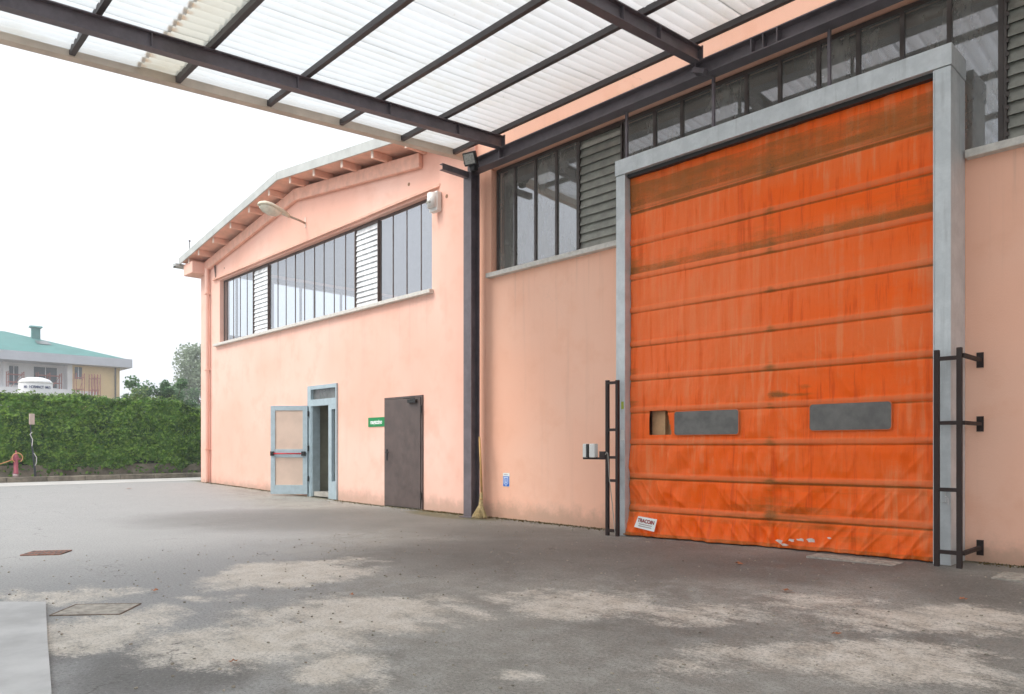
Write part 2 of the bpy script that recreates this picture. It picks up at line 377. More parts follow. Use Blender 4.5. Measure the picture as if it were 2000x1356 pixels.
# ------------------------------------------------------------------ ground
def ground():
    def line(spec):
        r = []
        for a, b, st in spec:
            n = max(1, int(round((b - a) / st))); r += [a + (b - a) * i / n for i in range(n)]
        r.append(spec[-1][1]); return r
    xs = line([(-25.25, -23, .35), (-23, -12, .16), (-12, -7, .08), (-7, 0, .05), (0, 4, .5), (4, 60, 14), (60, 600, 180)])
    ys = line([(-600, -60, 180), (-60, -6, 9), (-6, 0.3, .6), (.3, 9, .06), (9, 40, 3), (40, 600, 140)])
    ell = [(-6.41,3.20,0.58,0.63,0.81,1.00),(-6.79,3.85,0.37,0.21,0.81,0.80),(-4.60,2.85,0.67,0.54,0.81,0.90),(-4.31,1.95,0.56,0.47,0.81,0.90),(-5.34,1.37,0.40,0.56,0.81,0.80),(-6.81,1.38,0.58,0.33,0.81,0.70),(-3.40,2.07,0.25,0.24,0.81,0.90),(-3.56,4.19,0.42,0.42,0.81,0.80),(-2.90,4.55,0.66,0.25,0.81,0.70),(-2.39,5.49,0.43,0.27,0.81,0.70),(-1.59,5.50,0.66,0.36,0.81,0.80),(-2.10,3.70,0.40,0.24,0.81,0.60),(-1.53,4.30,0.54,0.33,0.81,0.80),(-2.53,2.59,0.15,0.11,0.81,0.70),(-4.26,4.07,0.25,0.20,0.81,0.60),(-4.10,3.26,0.33,0.32,0.81,0.60),(-5.78,2.20,0.16,0.16,0.81,0.60),(-3.54,4.74,0.41,0.16,0.81,0.50),(-1.07,4.28,0.21,0.19,0.81,0.50)]
    dark_ell = [(-4.17,1.29,0.38,0.50,0.81,1.00),(-10.60,6.58,2.82,1.6,0.81,0.9),(-2.78,4.05,0.54,0.33,0.81,0.50),(-1.71,6.81,0.54,0.64,0.81,0.80),(-3.46,6.78,1.7,0.8,0.81,0.85),(-5.63,6.01,1.9,1.3,0.81,0.8),(-8.0,6.9,1.6,.9,0.2,.8),(-1.0,5.2,.8,.5,.3,.5),(-5.0,1.0,.5,.35,.8,.8)]  # ellipses where the asphalt is toned down, mostly near the wall
    def field(L, x, y):
        s = 0
        for cx, cy, rx, ry, a, v in L:
            dx, dy = x - cx, y - cy; u = (dx * math.cos(a) + dy * math.sin(a)) / rx; t = (-dx * math.sin(a) + dy * math.cos(a)) / ry
            q = u * u + t * t
            if q < 5: s = max(s, v * max(0, 1 - q * .42) ** .7 if q < 2.38 else 0)
        return s
    V = []; du = []; dk = []; ms = []; pa = []
    for y in ys:
        for x in xs:
            near = -26 < x < 1 and 0 < y < 9
            h = 0.0
            if near: h = .003 * noise.noise(Vector((x * .7, y * .7, 3))) + .001 * noise.noise(Vector((x * 3, y * 3, 8)))
            V.append((x, y, gz(x, y) + h))
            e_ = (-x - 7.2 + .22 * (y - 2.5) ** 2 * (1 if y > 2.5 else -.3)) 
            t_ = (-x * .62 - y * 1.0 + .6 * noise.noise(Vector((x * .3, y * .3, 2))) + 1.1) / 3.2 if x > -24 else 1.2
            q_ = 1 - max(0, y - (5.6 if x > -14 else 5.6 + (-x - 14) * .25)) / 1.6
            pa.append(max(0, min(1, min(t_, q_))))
            if near:
                wx = x + .28 * noise.noise(Vector((x * 1.7, y * 1.7, 0))) + .1 * noise.noise(Vector((x * 6, y * 6, 4)))
                wy = y + .28 * noise.noise(Vector((x * 1.7, y * 1.7, 9))) + .1 * noise.noise(Vector((x * 6, y * 6, 14)))
                du.append(field(ell, wx, wy)); dk.append(field(dark_ell, wx, wy))
                edge = max(0, 1 - (D - y + .10 * noise.noise(Vector((x * 1.5, 0, 5)))) / .42)
                spot = max(0, 1 - ((x + 9.9) ** 2 / 3.2 + (y - 8.0) ** 2 / .35)); ms.append(max(edge * .8, spot))
            else: du.append(0); dk.append(0); ms.append(0)
    nx = len(xs); F = []; 
    for j in range(len(ys) - 1):
        for i in range(nx - 1):
            F.append((j * nx + i, j * nx + i + 1, (j + 1) * nx + i + 1, (j + 1) * nx + i))
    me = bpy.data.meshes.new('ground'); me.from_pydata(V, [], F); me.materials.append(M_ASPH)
    for nm, L in (('dust', du), ('darker', dk), ('moss', ms), ('pale', pa)):
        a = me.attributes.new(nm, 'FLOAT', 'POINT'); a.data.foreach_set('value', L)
    me.polygons.foreach_set('use_smooth', [True] * len(F))
    o = bpy.data.objects.new('ground', me); C.objects.link(o); tag(o, kind='structure'); o['label'] = 'worn grey asphalt yard with patches of pale cement dust'
ground()
# road beyond, kerb and verge on the far side, land behind
mb = MB(); mb.box(-24.95, -22.9, -60, 60, .10, gz(-24) + .006); tag(mb.build('road', M_ROAD), 'pale concrete strip of road running along the kerb', kind='structure')
mb = MB()
y = -20.0
while y < 30:
    L = 1.0; mb.box(-25.45, -25.25, y + .006, y + L - .006, -.1, .30 + .008 * noise.noise(Vector((y, 0, 0)))); y += L
tag(mb.build('kerb', M_CONCM, bevel=.015), 'weathered mossy kerb stones', kind='structure')
mb = MB(); mb.box(-600, -25.45, -600, 600, -1, .27); tag(mb.build('terrain', plain('earth_verge', (.12, .10, .06), .95, .5, 1.3, bump=.6)), 'strip of bare earth and land behind the kerb', kind='structure')
mb = MB(); pass
mb = MB()
n0 = [(-9.5, -.6), (-6.72, 1.0), (-6.46, 1.27), (-5.3, 1.05), (-4.10, .83), (-2.5, .5), (-2.0, -1.5), (-9.5, -1.5)]
mb.v = [(x, y, -.04) for x, y in n0] + [(x, y, .020) for x, y in n0]; k = len(n0)
mb.f = [tuple(range(k, 2 * k))] + [(i, (i + 1) % k, k + (i + 1) % k, k + i) for i in range(k)]; mb.m = [0] * len(mb.f)
tag(mb.build('pavement', M_SLAB), 'smooth pale concrete slab at the lower left corner of the yard', kind='structure')

# ------------------------------------------------------------------ left hall with the gable
left = empty('gable_warehouse', 'pink rendered warehouse with low gable roof, strip window and two doors', 'warehouse')
LX0, LX1 = -22.0, -9.6
RIDGE, ZR = -16.1, 7.45
def roofz(x, top=ZR): return top - .133 * (RIDGE - x) if x < RIDGE else top - .117 * (x - RIDGE)
WIN = (-20.72, -10.87, 4.12, 5.91)
DOORG = (-15.56, -14.25, -.2, 2.59); DOORB = (-12.40, -11.13, -.2, 2.17)
mb = MB(); wall_cells(mb, -21.5, -10.58, -.3, 6.45, D, D + .28, [WIN, DOORG, DOORB])
# gable above the window band
gp = [(-21.5, 6.45)] + [(-10.58, 6.45)] + [(x, roofz(x) - .10) for x in (-10.58, RIDGE, -21.5)]
mb.prism(gp, D, D + .28)
mb.build('wall', M_PINK, left)
mb = MB(); mb.box(-10.58, -9.585, D - .055, D + .30, -.3, 6.50); mb.prism([(-10.58, 6.5), (-9.585, 6.5), (-9.585, 6.32 + .2), (-10.58, roofz(-10.58) - .1)], D - .055, D + .3)
mb.build('pilaster', M_PINK, left, bevel=.012)
mb = MB(); mb.box(-22.0, -21.5, D - .055, D + .30, -.3, 6.55); mb.build('pilaster', M_PINK, left, bevel=.03)
# proud sloping beam under the rafters
mb = MB()
def strip(x0, x1, dz0, dz1, y0, y1):
    mb.prism([(x0, roofz(x0) + dz0), (x1, roofz(x1) + dz0), (x1, roofz(x1) + dz1), (x0, roofz(x0) + dz1)], y0, y1)
strip(-21.9, RIDGE, -.42, -.14, D - .10, D - .001); strip(RIDGE, -11.15, -.42, -.14, D - .10, D - .001)
mb.build('gable_beam', M_TRIM, left, bevel=.02)
# projecting hood over the strip window
mb = MB(); mb.box(-21.1, -10.55, D - .07, D - .001, 5.955, 6.00); mb.build('window_hood', M_TRIM, left)
# roof slab, soffit, pale edge flashing
YR0, YR1 = D - .50, D + 22
mb = MB()
def rslab(x0, x1, d0, d1, y0, y1): mb.prism([(x0, roofz(x0) + d0), (x1, roofz(x1) + d0), (x1, roofz(x1) + d1), (x0, roofz(x0) + d1)], y0, y1)
rslab(-22.3, RIDGE, -.02, .05, YR0, YR1); rslab(RIDGE, -9.62, -.02, .05, YR0, YR1)
mb.build('roof', M_SOFF, left)
mb = MB()
def fas(x0, x1): rslab(x0, x1, -.045, .145, YR0 - .035, YR0 - .003); rslab(x0, x1, .12, .145, YR0 - .003, YR0 + .25)
for a, b in ((-22.42, -20.9), (-20.9, -18.5), (-18.5, RIDGE), (RIDGE, -13.7), (-13.7, -11.4), (-11.4, -9.64)): fas(a + .004, b - .004)
mb.build('verge_flashing', M_FASCIA, left)
for x in (-21.86, -21.09, -20.05, -18.91, -17.78, -16.67, -15.6, -14.5, -13.33, -12.19, -11.06, -10.26):
    mb = MB(); z = roofz(x) - .022 - (.20 if x > -10.5 else 0)
    mb.prism([(x - .038, z - .145), (x + .038, z - .145), (x + .038, z), (x - .038, z)], YR0 + .06, D - .002)
    e = MB(); e.box(x - .0382, x + .0382, YR0 + .045, YR0 + .0595, z - .1455, z)
    o = mb.build('rafter_end', M_SOFF, left, bevel=.006); e.build('end_cap', M_TIPW, o)
# eave: boxed gutter and corner block
mb = MB(); mb.box(-22.62, -22.43, YR0 - .12, YR1, 6.50, 6.53); mb.box(-22.64, -22.62, YR0 - .12, YR1, 6.50, 6.62); mb.box(-22.43, -22.415, YR0 - .12, YR1, 6.50, 6.60)
mb.box(-22.62, -22.43, YR0 - .12, YR0 - .10, 6.50, 6.60); mb.build('gutter', M_FASCIA, left)
mb = MB(); mb.box(-22.3, -21.62, YR0 + .06, D + .3, 6.22, 6.56); mb.build('eave_box', M_PINK, left, bevel=.02)
mb = MB(); mb.tube([(-21.42, D - .10, 6.35), (-21.42, D - .10, 6.2), (-21.42, D - .09, 5.9), (-21.42, D - .09, gz(-21.4) + .02)], .055, 12)
for z in (1.1, 3.4, 5.6): mb.box(-21.49, -21.35, D - .16, D - .001, z, z + .03)
mb.build('downpipe', M_PINK, left, smooth=False)
mb = MB(); mb.tube([(-20.95, D - .03, 6.55), (-20.97, D - .03, 6.1), (-20.95, D - .02, 5.97)], .012, 6); mb.tube([(-21.2, D - .06, 6.62), (-21.05, D - .04, 6.5), (-20.97, D - .03, 6.1)], .010, 6); mb.build('cable', M_BLACK, left)
mb = MB(); mb.tube([(-22.2, D - .3, 6.7), (-22.2, D - .3, 7.25)], .012, 6); mb.tube([(-22.2, D - .3, 7.25), (-22.2, D - .3, 7.29)], .03, 6); mb.build('lightning_rod', M_MULLD, left)
# inside of the hall: side wall with a long row of windows, floor, ceiling, corridor
mb = MB()
ST = (8.95, 15.0, 4.55, 6.38)
for y0, y1, z0, z1 in ((D + .28, ST[0], -.3, 6.5), (ST[1], YR1, -.3, 6.5), (ST[0], ST[1], -.3, ST[2]), (ST[0], ST[1], ST[3], 6.5)): mb.box(-22.0, -21.8, y0, y1, z0, z1)
for y in (9.31, 10.46, 11.42, 11.91, 12.9, 13.9): mb.box(-21.93, -21.87, y - .03, y + .03, ST[2], ST[3])
mb.build('side_wall', M_INT, left)
mb = MB(); mb.box(-21.8, -9.5, YR1 - .2, YR1, -.3, 6.5); mb.box(-9.56, -9.36, D + .3, YR1, -.3, 7.6); mb.build('inner_wall', M_INT, left)
mb = MB(); mb.prism([(x, roofz(x) - .10) for x in (-21.8, RIDGE, -9.6)] + [(x, roofz(x) - .04) for x in (-9.6, RIDGE, -21.8)], D + .3, YR1); mb.build('ceiling', M_INT, left)
mb = MB(); mb.box(-21.8, -9.5, D + .02, YR1, -.2, .155); mb.build('floor', M_CONC, left)
mb = MB(); mb.box(-15.62, -15.56, D + .28, D + 3.0, .155, 2.62); mb.box(-14.25, -14.19, D + .28, D + 3.0, .155, 2.62); mb.box(-15.62, -14.19, D + 3.0, D + 3.06, .155, 2.62); mb.box(-15.62, -14.19, D + .28, D + 3.06, 2.62, 2.68)
mb.box(-15.555, -14.26, D + 2.97, D + 2.998, .155, 1.1)
mb.build('corridor', M_INTW, left)

# strip window: frame with mullions, glass, louvres, sill
def strip_window(parent, mull, X0, X1, Z0, Z1, YG, fm, wm, louv, gm, nm='window', tk=.025):
    mb = MB(); t = tk
    mb.box(X0, X1, YG - t, YG + t, Z1 - .05, Z1); mb.box(X0, X1, YG - t, YG + t, Z0, Z0 + .04)
    mb.box(X0, X0 + .04, YG - t + .001, YG + t - .001, Z0 + .04, Z1 - .05); mb.box(X1 - .04, X1, YG - t + .001, YG + t - .001, Z0 + .04, Z1 - .05)
    for x in mull: mb.box(x - wm / 2, x + wm / 2, YG - t + .002, YG + t - .002, Z0 + .04, Z1 - .05)
    fr = mb.build(nm, fm, parent)
    gb = MB(); xs = [X0] + sorted(mull) + [X1]; first = True
    for a, b in zip(xs[:-1], xs[1:]):
        if any(l[0] - .02 < (a + b) / 2 < l[1] + .02 for l in louv):
            if gb.v: gb.build('glass', gm, fr, fix=False); gb = MB()
            continue
        j = random.uniform(-.002, .002); q = random.uniform(-.0015, .0015)
        gb.poly([(a, YG + j, Z0), (b, YG - j, Z0), (b, YG - j + q, Z1), (a, YG + j + q, Z1)])
    gb.build('glass', gm, fr, fix=False)
    return fr
YG = D + .12
lm = [-20.492, -20.059, -19.616, -19.174, -18.746, -17.815, -17.369, -16.927, -16.448, -15.987, -15.51, -15.069, -14.613, -14.132, -13.704, -12.767, -12.306, -11.831, -11.361]
win = strip_window(left, lm, WIN[0], WIN[1], WIN[2], WIN[3], YG, M_MULL, .022, [(-18.746, -17.815), (-13.704, -12.767)], M_GLASS, tk=.010)
def louvre(par, x0, x1, z0, z1, yg, n, mat, fm, ang):
    mb = MB(); mb.box(x0, x0 + .025, yg - .05, yg + .035, z0, z1); mb.box(x1 - .025, x1, yg - .05, yg + .035, z0, z1); mb.box(x0 + .025, x1 - .025, yg - .03, yg + .03, z1 - .03, z1)
    for i in range(n): mb.box(x0 + .02, x0 + .045, yg - .06, yg - .04, z0 + (i + .35) * (z1 - z0) / n, z0 + (i + .65) * (z1 - z0) / n)
    o = mb.build('louvre', fm, par); b = MB(); h = (z1 - z0 - .03) / n
    for i in range(n):
        a = ang + random.uniform(-.03, .03)
        M = Matrix.Translation(((x0 + x1) / 2, yg - .012, z0 + (i + .5) * h)) @ Matrix.Rotation(a, 4, 'X')
        b.obox(M, (x1 - x0) / 2 - .03, .003, h * .56)
    b.build('blades', mat, o)
    return o
louvre(left, -18.73, -17.83, 4.16, 5.86, YG, 15, M_SLAT, M_MULL, R(-15))
louvre(left, -13.69, -12.78, 4.16, 5.86, YG, 15, M_SLAT, M_MULL, R(-15))
mb = MB(); mb.box(-20.98, -10.82, D - .10, D + .13, 4.045, 4.118); mb.build('window_sill', M_SILL, left, bevel=.006)

# glazed door: frame, transom and side light, leaf swung open
mb = MB(); y0, y1 = D - .04, D + .08; zf = gz(-15)
mb.box(-15.56, -15.40, y0, y1, zf, 2.59); mb.box(-14.30, -14.25, y0, y1, zf, 2.59); mb.box(-15.40, -14.30, y0, y1, 2.50, 2.59)
mb.box(-15.40, -14.30, y0, y1, 2.12, 2.27); mb.box(-14.60, -14.46, y0, y1, zf, 2.12); mb.box(-14.46, -14.30, y0, y1, zf, .42); mb.box(-14.46, -14.30, y0, y1, 2.02, 2.12)
mb.box(-15.40, -15.36, y0 + .02, y1 + .1, zf + .02, 2.12); mb.box(-15.36, -14.60, D + .02, D + .3, zf - .02, zf + .03)
df = mb.build('glazed_door', M_ALU, left, bevel=.004)
df['label'] = 'grey aluminium glazed door standing open'
mb = MB(); mb.poly([(-15.40, D + .03, 2.27), (-14.30, D + .03, 2.27), (-14.30, D + .03, 2.50), (-15.40, D + .03, 2.50)]); mb.poly([(-14.46, D + .03, .42), (-14.30, D + .03, .42), (-14.30, D + .03, 2.02), (-14.46, D + .03, 2.02)])
mb.build('pane', glass('wired_glass', (.38, .50, .48), 1.6, .15, .35), df, fix=False)
hp = Vector((-15.50, D - .06, 0)); fp = Vector((-16.16, D - .64, 0)); dv = (fp - hp).normalized(); LW = .88; nv = Vector((-dv.y, dv.x, 0))
if nv.y > 0: nv = -nv
def leafM(u, z, off=0): return hp + dv * u + nv * off + Vector((0, 0, z))
def lbox(mb, u0, u1, z0, z1, o0, o1):
    Mx = Matrix((tuple(dv) + (0,), tuple(nv) + (0,), (0, 0, 1, 0), (0, 0, 0, 1))).transposed()
    Mx.translation = leafM((u0 + u1) / 2, (z0 + z1) / 2, (o0 + o1) / 2)
    mb.obox(Mx, (u1 - u0) / 2, (o1 - o0) / 2, (z1 - z0) / 2)
mb = MB(); zb = .09
lbox(mb, 0, .11, zb, 2.14, -.025, .025); lbox(mb, LW - .11, LW, zb, 2.14, -.025, .025); lbox(mb, .11, LW - .11, 2.03, 2.14, -.025, .025); lbox(mb, .11, LW - .11, zb, .30, -.025, .025); lbox(mb, .11, LW - .11, .94, 1.13, -.025, .025)
leaf = mb.build('door_leaf', M_ALU, df, bevel=.003)
mb = MB(); lbox(mb, .11, LW - .11, 1.13, 2.03, -.008, .008); lbox(mb, .11, LW - .11, .30, .94, -.008, .008)
mb.build('leaf_panel', M_PANEL, df)
mb = MB(); a, b = leafM(.10, 1.03, .07), leafM(LW - .05, 1.03, .07); mb.tube([a, b], .016, 10)
mb.build('push_bar', M_RED, df, smooth=True)
for a, b in ((.04, .12), (LW - .09, LW - .02)):
    mb = MB(); lbox(mb, a, b, .98, 1.08, .025, .095); mb.build('push_bar_bracket', M_BLACK, df)
for z in (.45, 1.15, 1.95): mb = MB(); mb.tube([leafM(-.02, z - .06, .03), leafM(-.02, z + .06, .03)], .018, 8); mb.build('hinge', M_BLACK, df)
# brown steel door
mb = MB(); mb.box(-12.40, -12.36, D - .03, D + .06, 0, 2.17); mb.box(-11.17, -11.13, D - .03, D + .06, 0, 2.17); mb.box(-12.36, -11.17, D - .03, D + .06, 2.13, 2.17)
mb.box(-12.355, -11.175, D - .045, D + .02, .02, 2.125)
bd = mb.build('steel_door', M_DOORB, left, bevel=.004); bd['label'] = 'closed dark brown steel door'
mb = MB(); mb.box(-12.30, -12.25, D - .055, D - .045, .92, 1.14); mb.tube([(-12.275, D - .05, 1.08), (-12.275, D - .10, 1.08), (-12.14, D - .10, 1.08)], .011, 8); mb.build('handle', M_BLACK, bd)
mb = MB(); mb.box(-11.52, -11.26, D - .10, D - .046, 2.03, 2.09); mb.tube([(-11.3, D - .09, 2.1), (-11.55, D - .16, 2.12), (-11.35, D - .05, 2.15)], .010, 6); mb.build('door_closer', M_BLACK, bd)
for z in (.25, 1.9): mb = MB(); mb.tube([(-11.15, D - .05, z - .07), (-11.15, D - .05, z + .07)], .016, 8); mb.build('hinge', M_BLACK, bd)
# fixing holes and stray marks in the render
M_HOLE = plain('hole_brown', (.28, .16, .09), .9)
for x, z, r in ((-11.60, 6.05 + .22, .035), (-10.36, 5.72, .035), (-20.4, 6.2, .02)):
    yy = D - .001 if x < -10.6 else D - .056
    mb = MB(); mb.tube([(x, yy - .004, z), (x, yy + .01, z)], r, 10); mb.build('vent_hole', M_HOLE, left)

# ------------------------------------------------------------------ main hall
main = empty('large_warehouse', 'taller salmon rendered warehouse with a dark strip window above an orange roll-up door', 'warehouse')
OP = (-6.06, -2.25, -.3, 4.9); W2 = (-9.22, 4.0, 4.13, 5.915)
mb = MB(); wall_cells(mb, -9.36, 4.3, -.3, 8.2, D, D + .3, [OP, (-9.22, -6.10, 4.13, 5.915), (-2.20, 4.0, 4.13, 5.915), (-6.10, -2.20, 4.9, 5.915)])
mb.box(-9.583, -9.362, D - .001, D + .29, -.3, 8.2)
mb.build('wall', M_PINK2, main)
mb = MB(); mb.box(-9.5, 4.5, D - 1.5, D + 24, 8.2, 8.32); mb.build('roof', M_SOFF, main)  # unseen roof; wide eave overhang added to shade the wall strip below
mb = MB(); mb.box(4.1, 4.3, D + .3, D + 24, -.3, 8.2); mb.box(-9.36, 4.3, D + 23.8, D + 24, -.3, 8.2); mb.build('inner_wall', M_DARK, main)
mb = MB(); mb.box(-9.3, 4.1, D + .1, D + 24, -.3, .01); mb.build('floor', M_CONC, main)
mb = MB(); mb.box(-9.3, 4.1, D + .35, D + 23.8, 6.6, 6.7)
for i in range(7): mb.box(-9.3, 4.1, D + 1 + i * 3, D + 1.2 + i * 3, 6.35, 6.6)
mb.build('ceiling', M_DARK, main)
mm = [-8.751, -8.274, -7.812, -7.365, -6.469, -5.956, -5.518, -4.579, -4.143, -3.67, -3.227, -2.771, -2.321, -1.87, -.85, -.4, .1, .6, 1.1, 2.1, 2.6, 3.1, 3.6]
w2 = strip_window(main, mm, -9.19, 3.98, 4.15, 5.90, YG, M_MULLD, .045, [(-7.365, -6.469), (-1.87, -.85)], M_GLASSM)
louvre(main, -7.34, -6.50, 4.17, 5.86, YG, 13, M_SLATM, M_MULLD, R(-16))
louvre(main, -1.84, -.88, 4.17, 5.86, YG, 13, M_SLATM, M_MULLD, R(-16))
mb = MB(); mb.box(-9.26, -6.19, D - .10, D + .13, 4.05, 4.128); mb.build('window_sill', M_SILL, main, bevel=.006)
mb = MB(); mb.box(-2.13, 4.1, D - .10, D + .13, 4.05, 4.128); mb.build('window_sill', M_SILL, main, bevel=.006)
# roll-up door frame
mb = MB(); F0 = 7.85; FB = D - .004
mb.box(-6.18, -6.03, F0, FB, -.05, 4.845); mb.box(-2.29, -2.15, F0, FB, -.05, 4.845)
mb.box(-6.19, -2.14, F0 - .012, FB, 4.850, 5.055)
mb.box(-2.300, -2.29, F0 + .03, F0 + .10, -.05, 4.82)
mb.box(-2.303, -2.2895, F0 - .006, F0 + .05, 0, 4.84)
rd = mb.build('roll_up_door', M_GALV, main, bevel=.004); rd['label'] = 'tall orange fabric roll-up door in a galvanised frame'
mb = MB(); mb.box(-6.02, -2.30, F0 + .05, F0 + .42, 4.80, 4.849); mb.build('roller_slot', M_BLACK, rd)
# curtain
BANDS = [4.37, 3.937, 3.477, 3.027, 2.57, 2.12, 1.69, 1.26, .804, .378]
CX0, CX1, CY = -6.025, -2.27, 7.975
HOLE = (-5.71, -5.44, 1.345, 1.655)
def curtain():
    nx, nz = 300, 400; V = []; band = []; gr = []
    for j in range(nz + 1):
        z = .015 + (4.82 - .015) * j / nz
        for i in range(nx + 1):
            u = i / nx; x = CX0 + (CX1 - CX0) * u
            y = CY; bv = 0
            zz = z + .012 * math.sin(u * PI) + .004 * noise.noise(Vector((x * 2, round(z * 2), 1)))
            # wrinkles between the bars: leaning folds, stronger lower down
            amp = .008 + .032 * max(0, 1 - z / 2.3) ** 1.2
            q = noise.noise(Vector((x * 3.2 + z * (1.6 if x > -3.9 else -1.4), z * .7, 2)))
            q2 = noise.noise(Vector((x * 7 + z * 1.8 * (1 if x > -4 else -1), z * 1.8, 7)))
            seg = 1
            for b in BANDS:
                d = zz - b
                if abs(d) < .40: seg = min(seg, abs(d) / .12)
                if -.035 < d < .04:      # padded pocket with a crisp lower lip
                    t = (d + .035) / .075; y -= .016 * math.sin(PI * t) ** .5; bv = max(bv, min(1, 1.6 * math.sin(PI * t)))
                if -.055 < d <= -.035: y += .008 * math.sin(PI * (d + .055) / .02)
            seg = min(1, seg)
            for a_, b_ in ((-5.315, -4.42), (-3.56, -2.715)):
                if a_ - .06 < x < b_ + .06 and 1.28 < z < 1.73: seg = 0
            low_ = max(0, min(1, (2.3 - z) / 1.6)); lean = (1.5 if x > -4.0 else -1.2) * (.3 + low_)
            rg = max(0, 1 - abs(noise.noise(Vector((x * 2.3 - z * lean, z * .5, 31)))) * 5) ** 2; rg2 = max(0, 1 - abs(noise.noise(Vector((x * 4.6 - z * lean * 2.2, z * .9, 77)))) * 4.5) ** 2
            y -= seg * ((.004 + .022 * low_) * rg + (.003 + .010 * low_) * rg2)
            y -= seg * amp * (1.7 * q + 1.3 * q2)
            y -= .0035 * seg * noise.noise(Vector((x * 22, z * 1.1, 4)))
            # slack bottom hem, kicked out at its left end
            if z < .42:
                t = 1 - z / .42
                y -= .05 * t + .12 * t * max(0, 1 - (x - CX0) / .5) + .045 * t * noise.noise(Vector((x * 1.6, z * 2, 5))) + .02 * t * noise.noise(Vector((x * 5, z * 4, 15)))
                x2 = x - .03 * t * max(0, 1 - (x - CX0) / .5)
            else: x2 = x
            # centre seam
            if abs(x + 4.03) < .05: y -= .006 * math.cos((x + 4.03) / .05 * PI / 2)
            V.append((x2, y, z + gz(x, 8) * max(0, 1 - z / 1.2))); band.append(bv)
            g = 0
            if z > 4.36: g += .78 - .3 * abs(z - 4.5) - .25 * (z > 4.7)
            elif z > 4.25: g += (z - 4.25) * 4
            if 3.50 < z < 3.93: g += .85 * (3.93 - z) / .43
            for b in BANDS:                      # dark line below each bar, grime around and on top
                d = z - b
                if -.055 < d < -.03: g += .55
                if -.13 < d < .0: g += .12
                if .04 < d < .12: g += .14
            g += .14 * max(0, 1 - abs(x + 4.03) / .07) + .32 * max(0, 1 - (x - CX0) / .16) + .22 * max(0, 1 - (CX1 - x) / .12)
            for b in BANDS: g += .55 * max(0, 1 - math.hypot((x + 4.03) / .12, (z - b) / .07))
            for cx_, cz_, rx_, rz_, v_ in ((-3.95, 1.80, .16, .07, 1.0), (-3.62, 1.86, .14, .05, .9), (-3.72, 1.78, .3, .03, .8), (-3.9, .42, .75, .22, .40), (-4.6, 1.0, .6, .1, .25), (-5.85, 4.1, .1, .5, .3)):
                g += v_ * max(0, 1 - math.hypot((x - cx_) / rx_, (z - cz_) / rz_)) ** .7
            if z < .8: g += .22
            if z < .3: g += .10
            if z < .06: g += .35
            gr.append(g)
    F = []
    for j in range(nz):
        for i in range(nx):
            a = V[j * (nx + 1) + i]; b = V[(j + 1) * (nx + 1) + i + 1]; cx, cz = (a[0] + b[0]) / 2, (a[2] + b[2]) / 2
            if HOLE[2] < cz < HOLE[3] and HOLE[0] < cx < HOLE[1] + .06 * (1.655 - cz) / .31: continue
            F.append((j * (nx + 1) + i, j * (nx + 1) + i + 1, (j + 1) * (nx + 1) + i + 1, (j + 1) * (nx + 1) + i))
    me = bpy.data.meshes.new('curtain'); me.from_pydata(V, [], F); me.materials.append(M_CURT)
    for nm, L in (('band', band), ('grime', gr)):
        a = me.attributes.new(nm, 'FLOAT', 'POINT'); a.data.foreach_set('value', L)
    me.polygons.foreach_set('use_smooth', [True] * len(F))
    o = bpy.data.objects.new('curtain', me); C.objects.link(o); o.parent = rd
    s = o.modifiers.new('thick', 'SOLIDIFY'); s.thickness = .003; s.offset = 1
curtain()
def rounded(x0, x1, z0, z1, r, n=5):
    P = []
    for cx, cz, a0 in ((x1 - r, z1 - r, 0), (x0 + r, z1 - r, 90), (x0 + r, z0 + r, 180), (x1 - r, z0 + r, 270)):
        for i in range(n + 1):
            a = R(a0 + 90 * i / n); P.append((cx + r * math.cos(a), cz + r * math.sin(a)))
    return P
for x0, x1, z0, z1 in ((-5.315, -4.42, 1.343, 1.640), (-3.56, -2.715, 1.373, 1.660)):
    mb = MB(); mb.prism(rounded(x0, x1, z0, z1, .035), CY - .030, CY - .020); v = mb.build('vision_panel', M_PVC, rd)
    mb = MB(); o_ = rounded(x0 - .008, x1 + .008, z0 - .008, z1 + .008, .04); i_ = rounded(x0 + .001, x1 - .001, z0 + .001, z1 - .001, .035); k = len(o_)
    for i in range(k):
        j = (i + 1) % k; mb.poly([(o_[i][0], CY - .030, o_[i][1]), (o_[j][0], CY - .030, o_[j][1]), (i_[j][0], CY - .033, i_[j][1]), (i_[i][0], CY - .033, i_[i][1])])
    mb.build('panel_border', plain('orange_border', (.72, .14, .02), .5, .1), rd)
# what shows through the torn hole: the pale edge of something inside
mb = MB(); mb.box(-5.75, -5.55, CY + .10, CY + .12, .01, 1.9); mb.box(-5.545, -5.30, CY + .16, CY + .18, .01, 1.9); mb.box(-5.55, -5.53, CY + .08, CY + .18, .01, 1.9); tag(mb.build('cardboard_sheet', plain('cardboard', (.62, .38, .20), .8)), 'brown board standing behind the torn hole in the orange curtain', 'board')
